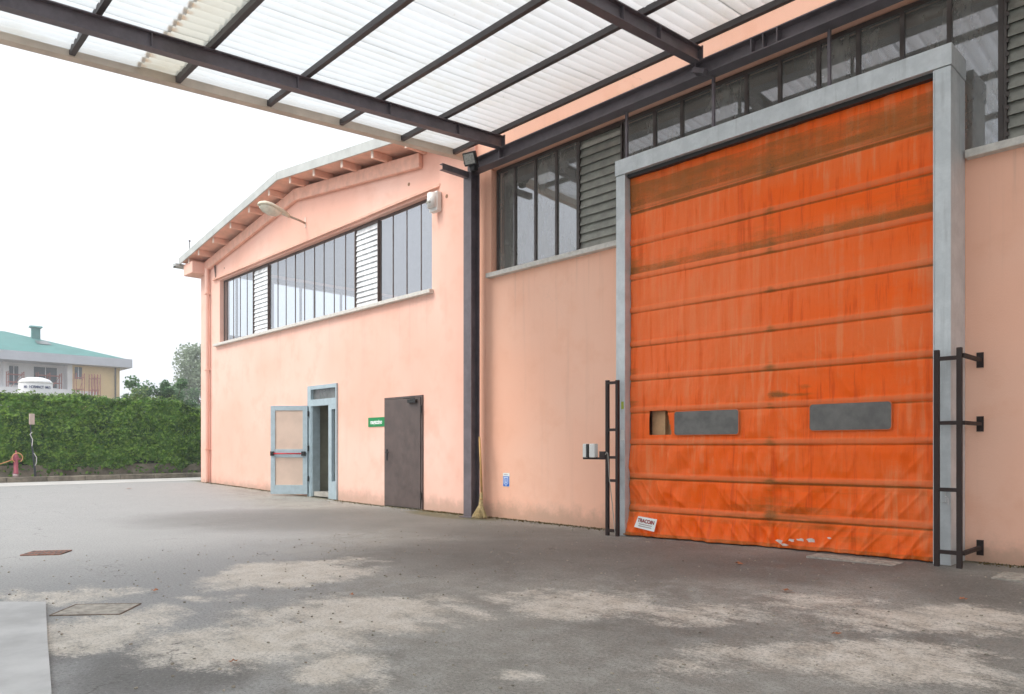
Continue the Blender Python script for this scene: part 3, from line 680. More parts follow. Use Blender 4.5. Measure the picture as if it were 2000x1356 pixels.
# label stitched on the hem
mb = MB(); mb.poly([(-5.86, 7.825, .135), (-5.55, 7.835, .095), (-5.525, 7.868, .255), (-5.815, 7.858, .28)]); lab = mb.build('label_plate', M_SIGNW, rd)
uu, vv = Vector((.31, .01, -.033)).normalized(), Vector((.04, .033, .15)); nn = uu.cross(vv).normalized(); vv = nn.cross(uu)
q = Matrix((tuple(uu) + (0,), tuple(vv) + (0,), tuple(nn) + (0,), (0, 0, 0, 1))).transposed(); q.translation = Vector((-5.685, 7.850, .215)) + nn * .004
text_mesh('lettering', 'TRACOIN', .068, plain('label_red', (.35, .03, .03), .6), q, rd, .002, .85, .002)
mb = MB()
for k, (zz, a, b) in enumerate(((.150, -5.86, -5.64), (.128, -5.83, -5.66))): mb.poly([q @ Vector((s_ * .10, -.045 - .026 * k + dz, .001)) for s_, dz in ((-1, -.006), (1, -.006), (1, .006), (-1, .006))])
mb.build('small_print', plain('faded_print', (.42, .34, .32), .7), rd)
# scuffed bare spots near the hem
mb = MB(); random.seed(3)
for cx, cz, s in ((-3.86, .13, .05), (-3.72, .155, .035), (-3.62, .17, .04), (-3.50, .175, .045), (-3.80, .10, .04), (-3.3, .22, .02)):
    P = []
    for i in range(9):
        a = 2 * PI * i / 9; r = s * random.uniform(.45, 1.2); P.append((cx + r * 1.1 * math.cos(a), cz + r * .5 * math.sin(a)))
    mb = MB(); mb.prism(P, 7.838, 7.842); mb.build('scuff', M_SCUFF, rd)
mb = MB(); mb.box(-2.225, -2.185, F0 - .03, F0, .66, .80); mb.tube([(-2.19, F0 - .03, .72), (-2.16, F0 - .05, .70), (-2.16, F0 - .05, .64)], .01, 6); mb.build('switch_box', M_GALV, rd, bevel=.004)
mb = MB(); mb.box(-6.09, -6.05, F0 - .004, F0 - .001, 1.70, 1.80); mb.build('yellow_tag', plain('yellow_green_tag', (.42, .48, .05), .5), rd)
mb = MB(); mb.box(-6.10, -6.04, F0 - .004, F0 - .001, 1.28, 1.42); mb.build('white_tag', M_WHITE, rd)

# small things on the walls
t = empty('wall_sign', 'small green sign reading magazzino beside the brown steel door', 'sign')
mb = MB(); mb.box(-13.02, -12.42, D - .012, D - .001, 1.60, 1.79); mb.build('sign_plate', M_GREEN, t)
text_mesh('lettering', 'magazzino', .125, M_SIGNW, Matrix.Translation((-12.72, D - .014, 1.695)) @ Matrix.Rotation(R(90), 4, 'X'), t, .002, .82, .004)
t = empty('wall_sticker', 'blue and white drive arrow sticker low on the salmon wall', 'sticker')
mb = MB(); mb.box(-8.925, -8.77, D - .004, D - .001, .53, .755); mb.build('sticker_sheet', M_SIGNW, t)
mb = MB(); mb.box(-8.918, -8.777, D - .007, D - .0045, .535, .70); mb.build('blue_field', M_BLUE, t)
mb = MB(); yy0, yy1 = D - .010, D - .0072
mb.box(-8.90, -8.795, yy0, yy1, .672, .687); mb.box(-8.90, -8.885, yy0, yy1, .60, .672); mb.box(-8.81, -8.795, yy0, yy1, .60, .672)
mb.box(-8.858, -8.838, yy0, yy1, .60, .665); mb.prism([(-8.875, .605), (-8.848, .575), (-8.82, .605)], yy0, yy1)
mb.prism([(-8.905, .592), (-8.895, .598), (-8.848, .553), (-8.80, .598), (-8.79, .592), (-8.848, .540)], yy0, yy1)
mb.build('arrow_mark', M_LBLUE, t)
mb = MB(); mb.box(-8.90, -8.81, D - .0062, D - .0045, .722, .735); mb.build('small_print', plain('grey_print', (.45, .42, .5), .6), t)
# alarm siren box
t = empty('siren_box', 'white alarm siren box on the pilaster by the strip window', 'alarm siren')
mb = MB(); mb.box(-10.74, -10.50, D - .17, D - .056, 5.48, 5.84); mb.build('housing', M_WHITE, t, bevel=.02)
mb = MB(); mb.lathe((-10.62, D - .17, 5.67), [(.105, -.13), (.11, .0), (.105, .13)], 14); mb.build('front_cover', M_WHITE, t, smooth=True)
mb = MB(); mb.box(-10.675, -10.565, D - .285, D - .27, 5.605, 5.64); mb.build('badge', plain('siren_badge', (.30, .30, .26), .5), t)
# wall mounted street lamp
t = empty('wall_lamp', 'cream cobra head street lamp on an arm under the gable', 'street lamp')
lx = -15.71
mb = MB(); mb.tube([(lx, D, 6.42), (lx, D - .18, 6.46), (lx, D - .55, 6.52)], .026, 10); mb.build('arm', plain('lamp_arm', (.42, .32, .24), .6), t, smooth=True)
mb = MB(); mb.box(lx - .03, lx + .03, D - .012, D - .001, 6.32, 6.56); mb.build('wall_plate', M_TIPW, t)
def blob(sec, seg=14, half=None):
    mb = MB(); rings = []
    for (y, z, rx, rt, rb) in sec:
        rings.append(len(mb.v))
        for k in range(seg):
            a = 2 * PI * k / seg; s_ = math.sin(a); mb.v.append((lx + rx * math.cos(a), y, z + (rt if s_ > 0 else rb) * s_))
    for i in range(len(rings) - 1):
        for k in range(seg):
            j = (k + 1) % seg; mb.f.append((rings[i] + k, rings[i] + j, rings[i+1] + j, rings[i+1] + k)); mb.m.append(0)
    mb.f.append(tuple(rings[0] + k for k in range(seg))); mb.f.append(tuple(rings[-1] + k for k in range(seg))); mb.m += [0, 0]
    return mb
blob([(D - 0.420, 6.500, 0.058, 0.054, 0.0405), (D - 0.528, 6.533, 0.091, 0.068, 0.0405), (D - 0.679, 6.555, 0.143, 0.095, 0.0270), (D - 0.874, 6.588, 0.182, 0.115, 0.0162), (D - 1.025, 6.610, 0.169, 0.101, 0.0162), (D - 1.133, 6.610, 0.104, 0.061, 0.0135), (D - 1.165, 6.610, 0.026, 0.014, 0.0108)]).build('lamp_shell', M_CREAM, t, smooth=True)
blob([(D - 0.614, 6.533, 0.091, 0.014, 0.0405), (D - 0.722, 6.544, 0.130, 0.014, 0.1215), (D - 0.895, 6.577, 0.163, 0.014, 0.1620), (D - 1.025, 6.599, 0.150, 0.014, 0.1350), (D - 1.111, 6.599, 0.078, 0.014, 0.0540)]).build('lamp_bowl', M_LENS, t, smooth=True)
# broom leaning in the corner beside the column
t = empty('broom', 'straw broom with wooden stick leaning beside the dark steel column', 'broom')
b0, b1 = Vector((-9.14, 8.03, .38)), Vector((-9.24, 8.07, 1.36))
mb = MB(); mb.tube([b0, b0.lerp(b1, .5) + Vector((.006, 0, 0)), b1], [.019, .018, .016], 8); mb.build('stick', M_STICK, t, smooth=True)
mb = MB(); random.seed(5)
for i in range(260):
    a = random.uniform(0, 2 * PI); r = random.random() ** .5
    top = b0 + Vector((.022 * r * math.cos(a), .022 * r * math.sin(a), .05)); mid = b0 + Vector((.045 * r * math.cos(a) + .005, .03 * r * math.sin(a) - .02, -.17 + random.uniform(-.02, .02)))
    bot = b0 + Vector((.15 * r * math.cos(a) + .02 + random.gauss(0, .012), .11 * r * math.sin(a) - .05, -.375 + random.uniform(0, .05)))
    mb.tube([top, mid, bot], [.004, .004, .002], 3, cap=False)
mb.build('bristles', M_STRAW, t)
mb = MB(); mb.tube([b0 + Vector((0, 0, .05)), b0 + Vector((.001, -.004, -.03))], [.022, .028], 10); mb.tube([b0 + Vector((.002, -.008, -.05)), b0 + Vector((.003, -.01, -.07))], [.033, .036], 10); mb.build('binding', M_STICK, t)

# steel bumper guards in front of the door jambs
def guard(label, x0, x1, y, ztop, rungs, wallb, yw):
    t = empty('bumper_guard', label, 'steel guard', 'ladder shaped steel guards beside the roll-up door')
    for x in (x0, x1):
        mb = MB(); mb.box(x - .022, x + .022, y - .022, y + .022, -.02, ztop + random.uniform(0, .03)); mb.build('post', M_GUARD, t, bevel=.003)
    for z in rungs:
        mb = MB(); mb.box(x0 + .022, x1 - .022, y - .018, y + .018, z - .018, z + .018); mb.build('rung', M_GUARD, t)
    for (z, xb) in wallb:
        mb = MB(); mb.bar((xb, y, z), (xb + yw, D - .012, z), .035, .035); mb.box(xb + yw - .03, xb + yw + .03, D - .012, D - .001, z - .075, z + .075)
        for dz in (-.05, .05): mb.tube([(xb + yw, D - .012, z + dz), (xb + yw, D - .022, z + dz)], .012, 6)
        mb.build('wall_bracket', M_GUARD, t)
    return t
gl = guard('left steel guard carrying the photocell and a thin cable', -6.23, -6.06, 7.73, 2.08, (.07, .74, 1.05, 1.42, 2.05), (), 0)
mb = MB(); mb.box(-6.64, -6.25, 7.70, 7.715, 1.02, 1.05); mb.box(-6.64, -6.25, 7.715, 7.76, 1.02, 1.026); mb.box(-6.34, -6.25, 7.69, 7.75, 1.05, 1.13); mb.build('sensor_arm', M_GUARD, gl)
for k, x in enumerate((-6.585, -6.45)):
    mb = MB(); mb.box(x - .05 + .02 * (k == 0), x + .05 - .015 * (k == 0), 7.66, 7.74, 1.045, 1.235); mb.build('photocell', M_WHITE, gl, bevel=.012)
mb = MB(); mb.box(-6.555, -6.52, 7.665, 7.735, 1.05, 1.23); mb.build('sensor_core', M_BLACK, gl)
mb = MB(); mb.tube([(-6.20, 7.70, 1.10), (-6.17, 7.69, .8), (-6.12, 7.69, .45), (-6.07, 7.69, .05)], .005, 6); mb.tube([(-6.24, 7.7, 1.09), (-6.21, 7.69, 1.12), (-6.20, 7.70, 1.10)], .008, 6); mb.build('cable', M_CONC, gl)
guard('right steel guard with three brackets bolted to the ochre wall', -2.235, -2.045, 7.73, 2.11, (.10 + .1, .79, 1.42, 2.03), ((.20, -2.02), (1.42, -2.02), (2.05, -2.02)), 0)

# ------------------------------------------------------------------ canopy
can = empty('canopy', 'large steel canopy roofed with translucent corrugated sheets over the yard', 'canopy')
def bt(y): return 6.19 - .075 * (8 - y)          # top of the rafters falls towards the yard
def ibeam(mb, a, b, h, wd, fl=.014, web=.010):
    """I section from a to b; a, b are the middle of the top"""
    a, b = Vector(a), Vector(b); up = Vector((0, 0, 1))
    mb.bar(a - up * fl / 2, b - up * fl / 2, wd, fl); mb.bar(a - up * (h - fl / 2), b - up * (h - fl / 2), wd, fl)
    mb.bar(a - up * h / 2, b - up * h / 2, web, h - 2 * fl - .0005)
Y0C = -5.0
for X, st in ((-8.64, (2.7, 4.45, 5.85, 7.1)), (-5.02, (5.4, 6.45, 7.15)), (-1.4, (5.4, 7.15)), (2.2, (5.4,))):
    mb = MB(); ibeam(mb, (X, Y0C, bt(Y0C)), (X, 8.02, bt(8.02)), .19, .12)
    mb.box(X - .07, X + .07, 8.02, 8.034, bt(8) - .185, bt(8) + .02)
    for y in st: mb.box(X - .055, X + .055, y - .004, y + .004, bt(y) - .175, bt(y) - .015)
    if X == -8.64: 
        mb.tube([(X + .0605, 3.28, bt(3.28) - .012), (X + .064, 3.28, bt(3.28) - .012)], .014, 10)
    mb.build('rafter', M_BEAM, can)
mb = MB(); ibeam(mb, (-9.52, 8.05, 6.005), (4.6, 8.05, 6.005), .195, .19)
for x in (-4.27, -4.12, -3.95, -5.02, -8.64, -1.4): mb.box(x - .008, x + .008, 7.958, 8.142, 5.826, 5.990)
mb.build('wall_beam', M_BEAM, can)
PY = [2.17 - 1.15 * k for k in (6, 5, 4, 3, 2, 1)] + [2.17, 3.36, 4.58, 5.72, 6.83, 7.90]
for y in PY:
    mb = MB(); z = bt(y) + .003; x0 = -9.74
    mb.box(x0, 4.6, y - .03, y + .03, z, z + .006); mb.box(x0, 4.6, y - .03, y - .025, z + .006, z + .075); mb.box(x0, 4.6, y + .025, y + .03, z + .006, z + .075); mb.box(x0, 4.6, y - .024, y + .024, z + .06, z + .064)
    mb.build('purlin', M_PURL, can)
def sheets(x0, x1, y0, y1, dz, first, mat=None):
    per = .152; nx = max(2, int((x1 - x0) / per * 10)); ny = max(2, int((y1 - y0) / .25)); mb = MB(); st = []; tr = []
    for j in range(ny + 1):
        y = y0 + (y1 - y0) * j / ny
        for i in range(nx + 1):
            x = x0 + (x1 - x0) * i / nx; ph = 2 * PI * x / per
            mb.v.append((x, y, bt(y) + .105 + dz + .027 * math.cos(ph) + .012 * noise.noise(Vector((x * .8, y * .8, 2)))))
            s = max(0, 1 - abs(y - first) / .30) * (.9 if y > first - .02 else 0) * (.5 + .5 * math.cos(ph + 2.5)); st.append(s); tr.append(.5 - .5 * math.cos(ph))
    for j in range(ny):
        for i in range(nx):
            a = j * (nx + 1) + i; mb.f.append((a, a + 1, a + nx + 2, a + nx + 1)); mb.m.append(0)
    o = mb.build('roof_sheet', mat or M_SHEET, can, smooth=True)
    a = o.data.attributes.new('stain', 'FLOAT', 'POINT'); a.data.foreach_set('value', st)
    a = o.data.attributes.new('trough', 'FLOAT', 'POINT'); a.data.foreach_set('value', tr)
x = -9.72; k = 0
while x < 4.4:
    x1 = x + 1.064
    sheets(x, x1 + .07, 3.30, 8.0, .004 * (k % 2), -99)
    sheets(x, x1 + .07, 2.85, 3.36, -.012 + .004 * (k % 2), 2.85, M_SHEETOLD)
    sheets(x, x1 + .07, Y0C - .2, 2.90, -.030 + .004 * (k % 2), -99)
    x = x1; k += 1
mb = MB(); xa = -9.70
def fl(ya, yb):
    mb.v += [(xa, ya, bt(ya) - .015), (xa, yb, bt(yb) - .015), (xa, yb, bt(yb) + .19), (xa, ya, bt(ya) + .19)]; n = len(mb.v) - 4; mb.f.append((n, n+1, n+2, n+3)); mb.m.append(0)
    mb.v += [(xa, ya, bt(ya) - .015), (xa, yb, bt(yb) - .015), (xa - .09, yb, bt(yb) - .035), (xa - .09, ya, bt(ya) - .035)]; n += 4; mb.f.append((n, n+1, n+2, n+3)); mb.m.append(0)
    mb.v += [(xa - .09, ya, bt(ya) - .035), (xa - .09, yb, bt(yb) - .035), (xa - .09, yb, bt(yb) + .19), (xa - .09, ya, bt(ya) + .19)]; n += 4; mb.f.append((n, n+1, n+2, n+3)); mb.m.append(0)
fl(Y0C - .2, D - .1); mb.build('edge_flashing', M_BEIGE, can)
# column at the joint of the two halls
cxc = -9.42
mb = MB(); mb.box(cxc - .10, cxc + .10, 7.955, 7.968, .02, 5.808); mb.box(cxc - .10, cxc + .10, 8.132, 8.145, .02, 5.808); mb.box(cxc - .006, cxc + .006, 7.968, 8.132, .02, 5.808)
mb.box(cxc - .15, cxc + .15, 7.90, 8.20, .0, .018)
mb.build('column', M_BEAM, can)
mb = MB()
mb.box(cxc - .045, cxc + .035, 7.40, 7.955, 5.715, 5.722); mb.box(cxc + .028, cxc + .035, 7.40, 7.955, 5.722, 5.815); mb.box(cxc - .045, cxc + .028, 7.40, 7.955, 5.808, 5.815)
mb.tube([(cxc + .036, 7.62, 5.765), (cxc + .045, 7.62, 5.765)], .018, 8)
mb.build('stub_bracket', M_BEAM, can)
for X in (-6.20, -4.855, -3.417):
    mb = MB(); mb.box(X - .016, X + .016, 8.10, 8.135, 5.058, 5.808); mb.build('hanger', M_BEAM, can)
mb = MB(); mb.obox(Matrix.Translation((-4.93, 7.93, 5.84)) @ Matrix.Rotation(R(25), 4, 'Y'), .09, .05, .03); mb.tube([(-4.87, 7.95, 5.86), (-4.855, 8.1, 5.80), (-4.855, 8.11, 5.6)], .014, 8); mb.build('clamp', M_BEAM, can)
# outer posts that carry the rafters on the far side of the yard
for X in (-8.64, -1.4, 4.2):
    mb = MB(); mb.box(X - .08, X + .08, Y0C - .08, Y0C + .08, 0, bt(Y0C) - .20); mb.build('outer_post', M_BEAM, can)
# floodlight on the column head
t = empty('floodlight', 'small black floodlight with pale glass above the column head', 'floodlight')
fd = Vector((.25, -.86, -.38)).normalized(); Mf = Matrix.Translation((-9.16, 7.80, 5.93)) @ fd.to_track_quat('-Y', 'Z').to_matrix().to_4x4()
mb = MB(); mb.obox(Mf, .12, .035, .105); mb.build('housing', M_BLACK, t, bevel=.012)
mb = MB(); mb.obox(Mf @ Matrix.Translation((0, -.037, 0)), .095, .004, .080); mb.build('front_glass', plain('lamp_glass', (.36, .36, .33), .25, .25, 25), t)
mb = MB(); mb.tube([(-9.26, 7.84, 5.90), (-9.26, 7.90, 5.80), (-9.06, 7.90, 5.80), (-9.06, 7.84, 5.90)], .010, 6); mb.obox(Matrix.Translation((-9.16, 7.88, 5.80)), .05, .04, .05); mb.build('mount', M_BLACK, t)
mb = MB(); mb.lathe((-9.35, 7.78, 5.815), [(.0, 0), (.055, .0), (.055, .02), (.035, .045), (.0, .055)], 12); mb.build('sensor_dome', plain('faded_pink_plastic', (.72, .42, .32), .5), t, smooth=True)
# loose cable end on the pilaster
t = empty('loose_cable', 'short loose cable with a plug hanging beside the dark column', 'cable')
mb = MB(); mb.tube([(-9.64, D - .06, 5.62), (-9.68, D - .075, 5.58), (-9.73, D - .07, 5.42), (-9.74, D - .07, 5.33)], .006, 6); mb.build('wire', M_CONC, t)
mb = MB(); mb.tube([(-9.74, D - .075, 5.34), (-9.74, D - .075, 5.25)], [.012, .024], 8); mb.build('plug', plain('plug_grey', (.30, .26, .2), .6), t)

# ------------------------------------------------------------------ drain grate, lids
t = empty('drain_grate', 'rusty slotted iron drain grate set in the asphalt', 'drain grate')
ga = R(57)
Mg = Matrix.Translation((-9.52, 1.88, gz(-9.5))) @ Matrix.Rotation(ga, 4, 'Z')
mb = MB(); mb.obox(Mg @ Matrix.Translation((0, 0, .0005)), .20, .16, .009); mb.build('recess', M_BLACK, t)
mb = MB()
for i in range(9): mb.obox(Mg @ Matrix.Translation((-.194 + i * .0485, 0, .006)), .006, .16, .006)
for j in range(3): mb.obox(Mg @ Matrix.Translation((0, -.148 + j * .148, .0065)), .20, .016, .006)
mb.build('grid', M_RUST, t)
t = empty('manhole_cover', 'dust covered rectangular manhole cover near the pale slab', 'manhole cover')
Mg = Matrix.Translation((-5.98, 1.50, -.006)) @ Matrix.Rotation(R(51), 4, 'Z')
mb = MB(); mb.obox(Mg, .23, .17, .012); mb.build('lid', M_RUSTP, t, bevel=.003)
mb = MB()
for a, b, c_, d_ in ((0, .178, .24, .004), (0, -.178, .24, .004), (.238, 0, .004, .17), (-.238, 0, .004, .17)): mb.obox(Mg @ Matrix.Translation((a, b, .0)), c_, d_, .013)
mb.build('rim', plain('worn_rim', (.22, .17, .13), .85, .4, 30), t)
# tread plate let into the threshold
def tread(name, label, x, y, w_, d_):
    g_ = gz(x, y); mb = MB(); mb.box(x - w_, x + w_, y - d_, y + d_, -.01, g_ + .012)
    for i in range(int(w_ * 2 / .05)):
        for j in range(int(d_ * 2 / .05)):
            px, py = x - w_ + .025 + i * .05, y - d_ + .025 + j * .05; s_ = 1 if (i + j) % 2 else -1
            mb.obox(Matrix.Translation((px, py, g_ + .0125)) @ Matrix.Rotation(R(45 * s_), 4, 'Z'), .018, .004, .0025)
    tag(mb.build(name, M_RUSTP), label, 'manhole cover')
tread('tread_plate_cover', 'rusty chequered steel cover in front of the orange curtain', -2.95, 7.58, .42, .14)
tread('tread_plate_cover', 'dusty chequered steel cover by the right hand wall', -1.35, 7.55, .35, .22)

# fallen leaves
def fallen(x, y, s_, rot, label):
    mb = MB(); mb.v = [(0, 0, .012)]; n = 10
    for i in range(n):
        a = 2 * PI * i / n; r = s_ * (1 if i % 2 else .55); mb.v.append((r * math.cos(a), r * .8 * math.sin(a), .004 + .02 * random.random()))
    mb.f = [(0, i + 1, (i + 1) % n + 1) for i in range(n)]; mb.m = [0] * n
    o = mb.build('fallen_leaf', M_FALL); o.location = (x, y, .008 + gz(x, y)); o.rotation_euler = (0, 0, rot); tag(o, label, 'leaf', 'dry leaves on the asphalt')
M_FALL = plain('dry_leaf', (.42, .16, .07), .7, .3, 20)
for a in ((-3.65, 6.58, .045, .5, 'small dry orange leaf lying nearest the orange curtain'), (-2.70, 5.63, .055, 1.5, 'curled orange leaf in the middle of the yard on pale dust'), (-1.62, 6.21, .04, 2.2, 'dry orange leaf lying farthest right on the asphalt'),
          (-1.90, 4.62, .035, 3.1, 'dry leaf lying nearest the camera on the right'), (-5.10, 3.10, .025, .2, 'tiny brown leaf beside the widest dust patch'), (-3.97, 1.67, .03, .9, 'dark brown leaf at the edge of the damp dirt'), (-6.37, 2.02, .035, 1.1, 'brown leaf beyond the manhole cover'), (-19.9, 5.7, .09, 1.1, 'reddish leaf far out on the grey yard')): fallen(*a)
# grit, crumbs and sweepings
random.seed(11); mb = MB()
for i in range(1350):
    if i < 800: x = random.uniform(-9, 0); y = random.uniform(.6, 8); s_ = random.uniform(.003, .009)
    else: x = random.uniform(-21, -1); y = D - abs(random.gauss(0, .16)) - .03; s_ = random.uniform(.004, .013)
    if -6.1 < x < -2.2 and y > 7.8: continue
    mb.obox(Matrix.Translation((x, y, gz(x, y) + s_ * .4)) @ Matrix.Rotation(random.uniform(0, 6), 4, 'Z') @ Matrix.Rotation(random.uniform(0, 1), 4, 'X'), s_, s_ * .7, s_ * .5)
tag(mb.build('gravel', plain('grit', (.34, .30, .24), .9, .5, 5)), 'loose grit and crumbs scattered on the asphalt', kind='stuff')
mb = MB(); random.seed(21); at = []
for i in range(2600):
    x = random.choice((random.uniform(-21.4, -16.5), random.uniform(-14.2, -9.7), random.gauss(-10.3, .7), random.uniform(-9.2, -6.3), random.uniform(-2.0, .5)))
    if x > .6 or -12.45 < x < -11.1 and random.random() < .7: continue
    y = D - .06 - abs(random.gauss(0, .07)); h = random.uniform(.006, .028); a = random.uniform(0, PI); z = gz(x)
    mb.poly([(x - .012 * math.cos(a), y - .012 * math.sin(a), z), (x + .012 * math.cos(a), y + .012 * math.sin(a), z), (x + random.gauss(0, .01), y - .01, z + h)])
o = mb.build('moss', leaf_mat('moss_tuft', (.10, .09, .03), (.16, .12, .04), (.24, .18, .05))); tag(o, 'moss, weeds and leaf litter along the foot of the walls', kind='stuff')

# ------------------------------------------------------------------ far side: ivy hedge, hydrant, post
HX = -26.25
def leaves(mb, rn, P, n_dir, s_, spread=.7):
    nrm = (Vector(n_dir) + Vector((random.gauss(0, spread), random.gauss(0, spread), random.gauss(0, spread)))).normalized()
    u = nrm.orthogonal().normalized(); v_ = nrm.cross(u); a = random.uniform(0, 2 * PI); u, v_ = u * math.cos(a) + v_ * math.sin(a), v_ * math.cos(a) - u * math.sin(a)
    P = Vector(P); s2 = s_ * random.uniform(.7, 1.25)
    mb.poly([P - u * s2, P - v_ * s2 * .62 + nrm * s2 * .12, P + u * s2, P + v_ * s2 * .62 + nrm * s2 * .12]); rn.append(random.random())
def finish(mb, rn, name, mat, parent):
    me = bpy.data.meshes.new(name); me.from_pydata(mb.v, [], mb.f); me.materials.append(mat)
    a = me.attributes.new('rnd', 'FLOAT', 'FACE'); a.data.foreach_set('value', rn)
    o = bpy.data.objects.new(name, me); C.objects.link(o)
    if parent: o.parent = parent
    return o
random.seed(31)
hd = empty('ivy_hedge', 'long ivy covered wall forming a dense green hedge along the road', 'hedge')
def htop(y): 
    b = 2.72 + .10 * noise.noise(Vector((y * .9, 0, 1))) + .03 * noise.noise(Vector((y * 3, 0, 1)))
    if y > 9.1: b -= min(.30, (y - 9.1) * .5)
    return b
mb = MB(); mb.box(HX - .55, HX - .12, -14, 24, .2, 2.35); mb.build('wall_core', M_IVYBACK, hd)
mb = MB(); mb.box(HX - .119, HX - .05, -14, 24, .2, .62); mb.build('plinth', M_CONCM, hd)
mb = MB(); rn = []
def hdep(y, z): return .13 * noise.noise(Vector((y * 1.3, z * 1.8, 3))) + .09 * noise.noise(Vector((y * 4, z * 5, 6)))
for i in range(46000):
    y = random.uniform(2.2, 12.5) if i < 40000 else random.uniform(-14, 24)
    T = htop(y); z = .30 + (T - .30) * random.random()
    low = .58 + .30 * noise.noise(Vector((y * .8, 0, 22))) + .15 * noise.noise(Vector((y * 3, 0, 2)))
    if z < low and random.random() < .93: continue
    d = hdep(y, z)
    leaves(mb, rn, (HX + d + random.uniform(-.10, .03), y, z), (1, -.2, .5), .058, .42)
for i in range(9000):
    y = random.uniform(2.2, 12.5) if i < 7500 else random.uniform(-14, 24)
    leaves(mb, rn, (HX - random.random() * .5, y, htop(y) + random.gauss(-.02, .05)), (.3, 0, 1), .05, .6)
o = finish(mb, rn, 'foliage', M_IVY, hd)
mb = MB(); rn = []
for i in range(2600):
    y = random.uniform(2.2, 12.5); leaves(mb, rn, (HX - random.random() * .45, y, htop(y) + abs(random.gauss(0, .045))), (.3, 0, 1), .045, .7)
for sx in range(30):
    y0 = random.uniform(2.5, 11); h = random.uniform(.08, .26) if sx > 3 else .45; y0 = y0 if sx > 3 else 7.65 + .12 * sx
    for i in range(16 if sx > 3 else 34):
        t_ = random.random(); leaves(mb, rn, (HX - .2 + random.gauss(0, .04), y0 + random.gauss(0, .03 + .05 * t_) + .1 * t_, htop(y0) + h * t_), (.6, 0, .8), .045, .7)
finish(mb, rn, 'new_shoots', M_IVYTOP, hd)

t = empty('fire_hydrant', 'faded pink pillar hydrant on the kerb in front of the ivy', 'hydrant')
hx, hy = -25.65, 4.28
mb = MB(); mb.lathe((hx, hy, .27), [(.07, 0), (.07, .12)], 14); mb.build('base', plain('pale_hydrant_foot', (.55, .42, .42), .7), t, smooth=True)
mb = MB(); mb.lathe((hx, hy + .01, .39), [(.075, 0), (.075, .03), (.058, .04), (.058, .40), (.075, .42), (.075, .50), (.05, .55), (.03, .60), (.018, .62), (.018, .68)], 14)
mb.tube([(hx, hy - .12, .82), (hx, hy + .13, .82)], .032, 10); mb.build('pillar', plain('hydrant_pink', (.42, .10, .14), .65, .2), t, smooth=True)
t = empty('garden_hose', 'yellow orange hose looped over the hydrant and trailing off left', 'hose')
mb = MB(); P = []
for i in range(20):
    a = -2.6 + i * .27; P.append((hx + .09, hy + .03 + .13 * math.sin(a) , .86 + .14 * math.cos(a)))
mb.tube(P, .014, 6)
P = [(hx + .09, hy - .10, .80)] + [(hx + .1, hy - .12 - .25 * i, .76 - .12 * (1 - math.exp(-i * .5)) - .02 * i) for i in range(1, 12)]
mb.tube(P, .014, 6); mb.build('tube', plain('hose_orange', (.72, .36, .16), .5), t, smooth=True)
t = empty('meter_post', 'dark leaning post carrying a small pale box in front of the ivy', 'post')
mb = MB(); px = -25.7; mb.tube([(px, 4.79, .25), (px, 4.74, .9), (px, 4.69, 1.3), (px, 4.665, 1.75), (px, 4.665, 1.95)], [.032, .032, .022, .02, .02], 8); mb.build('pole', plain('post_dark', (.035, .045, .05), .6), t)
mb = MB(); mb.box(px - .05, px + .06, 4.63, 4.76, 1.85, 2.17); mb.build('box', plain('box_pinkish', (.55, .44, .38), .6, .1), t, bevel=.01)
mb = MB(); mb.tube([(px + .05, 4.70, 1.62), (px + .05, 4.64, 1.56), (px + .05, 4.71, 1.40), (px + .05, 4.69, 1.2)], .011, 6); mb.tube([(px + .05, 4.74, 1.0), (px + .05, 4.81, .86), (px + .05, 4.80, .7), (px + .05, 4.77, .62)], .010, 6); mb.build('cable', M_WHITE, t)

# ------------------------------------------------------------------ house beyond
HS = 75 / 42
def hy_(y): return y * HS
def hz_(z): return 1.2 + (z - 1.2) * HS
XH = -75.0
hs_ = empty('villa', 'white and yellow villa with green metal hip roof seen beyond the hedge', 'house')
M_HW = plain('villa_white', (.86, .85, .86), .8, .05, .8); M_HY = plain('villa_yellow', (.80, .60, .33), .8, .06, .8); M_ROOF = plain('green_metal_roof', (.065, .215, .20), .6, .12, .8)
M_HG = plain('villa_fascia', (.52, .53, .58), .7, .05, 1); M_HD = plain('villa_opening', (.09, .11, .13), .5, .2, 1)
zc = hz_(5.30); yr = hy_(11.60); yl = hy_(9.44)
mb = MB(); wall_cells(mb, 0, 1, 0, 1, 0, 0, []) if False else None
mb.box(XH - 12, XH, hy_(9.42), yr, 0, zc); mb.build('wall', M_HY, hs_)['label'] = 'yellow rendered wall'
mb = MB(); mb.box(XH - 12, XH - 1.4, -6, hy_(9.42) - .01, 0, zc); mb.box(XH - 1.4, XH, hy_(9.20), hy_(9.42) - .01, 0, zc); mb.box(XH - 1.4, XH - .9, hy_(6.60), hy_(6.82), 0, zc); mb.box(XH - 1.4, XH - .9, -2, -1.6, 0, zc)
mb.build('wall', M_HW, hs_)['label'] = 'white rendered wall behind the loggia'
mb = MB(); mb.box(XH - 1.4, XH + .2, -6, hy_(9.42), hz_(3.72), hz_(4.05)); mb.box(XH + .01, XH + .2, hy_(9.42), hy_(10.52), hz_(3.80), hz_(4.0)); mb.build('balcony', M_HW, hs_)
mb = MB(); mb.box(XH - 13, XH + 1.2, -7, hy_(12.02), zc, hz_(5.74)); mb.build('fascia', M_HG, hs_)
mb = MB(); x0, x1, y0, y1 = XH - 13, XH + .9, -16, hy_(11.75); z0, z1 = hz_(5.76), hz_(7.14); xm = (x0 + x1) / 2; yt = hy_(7.1)
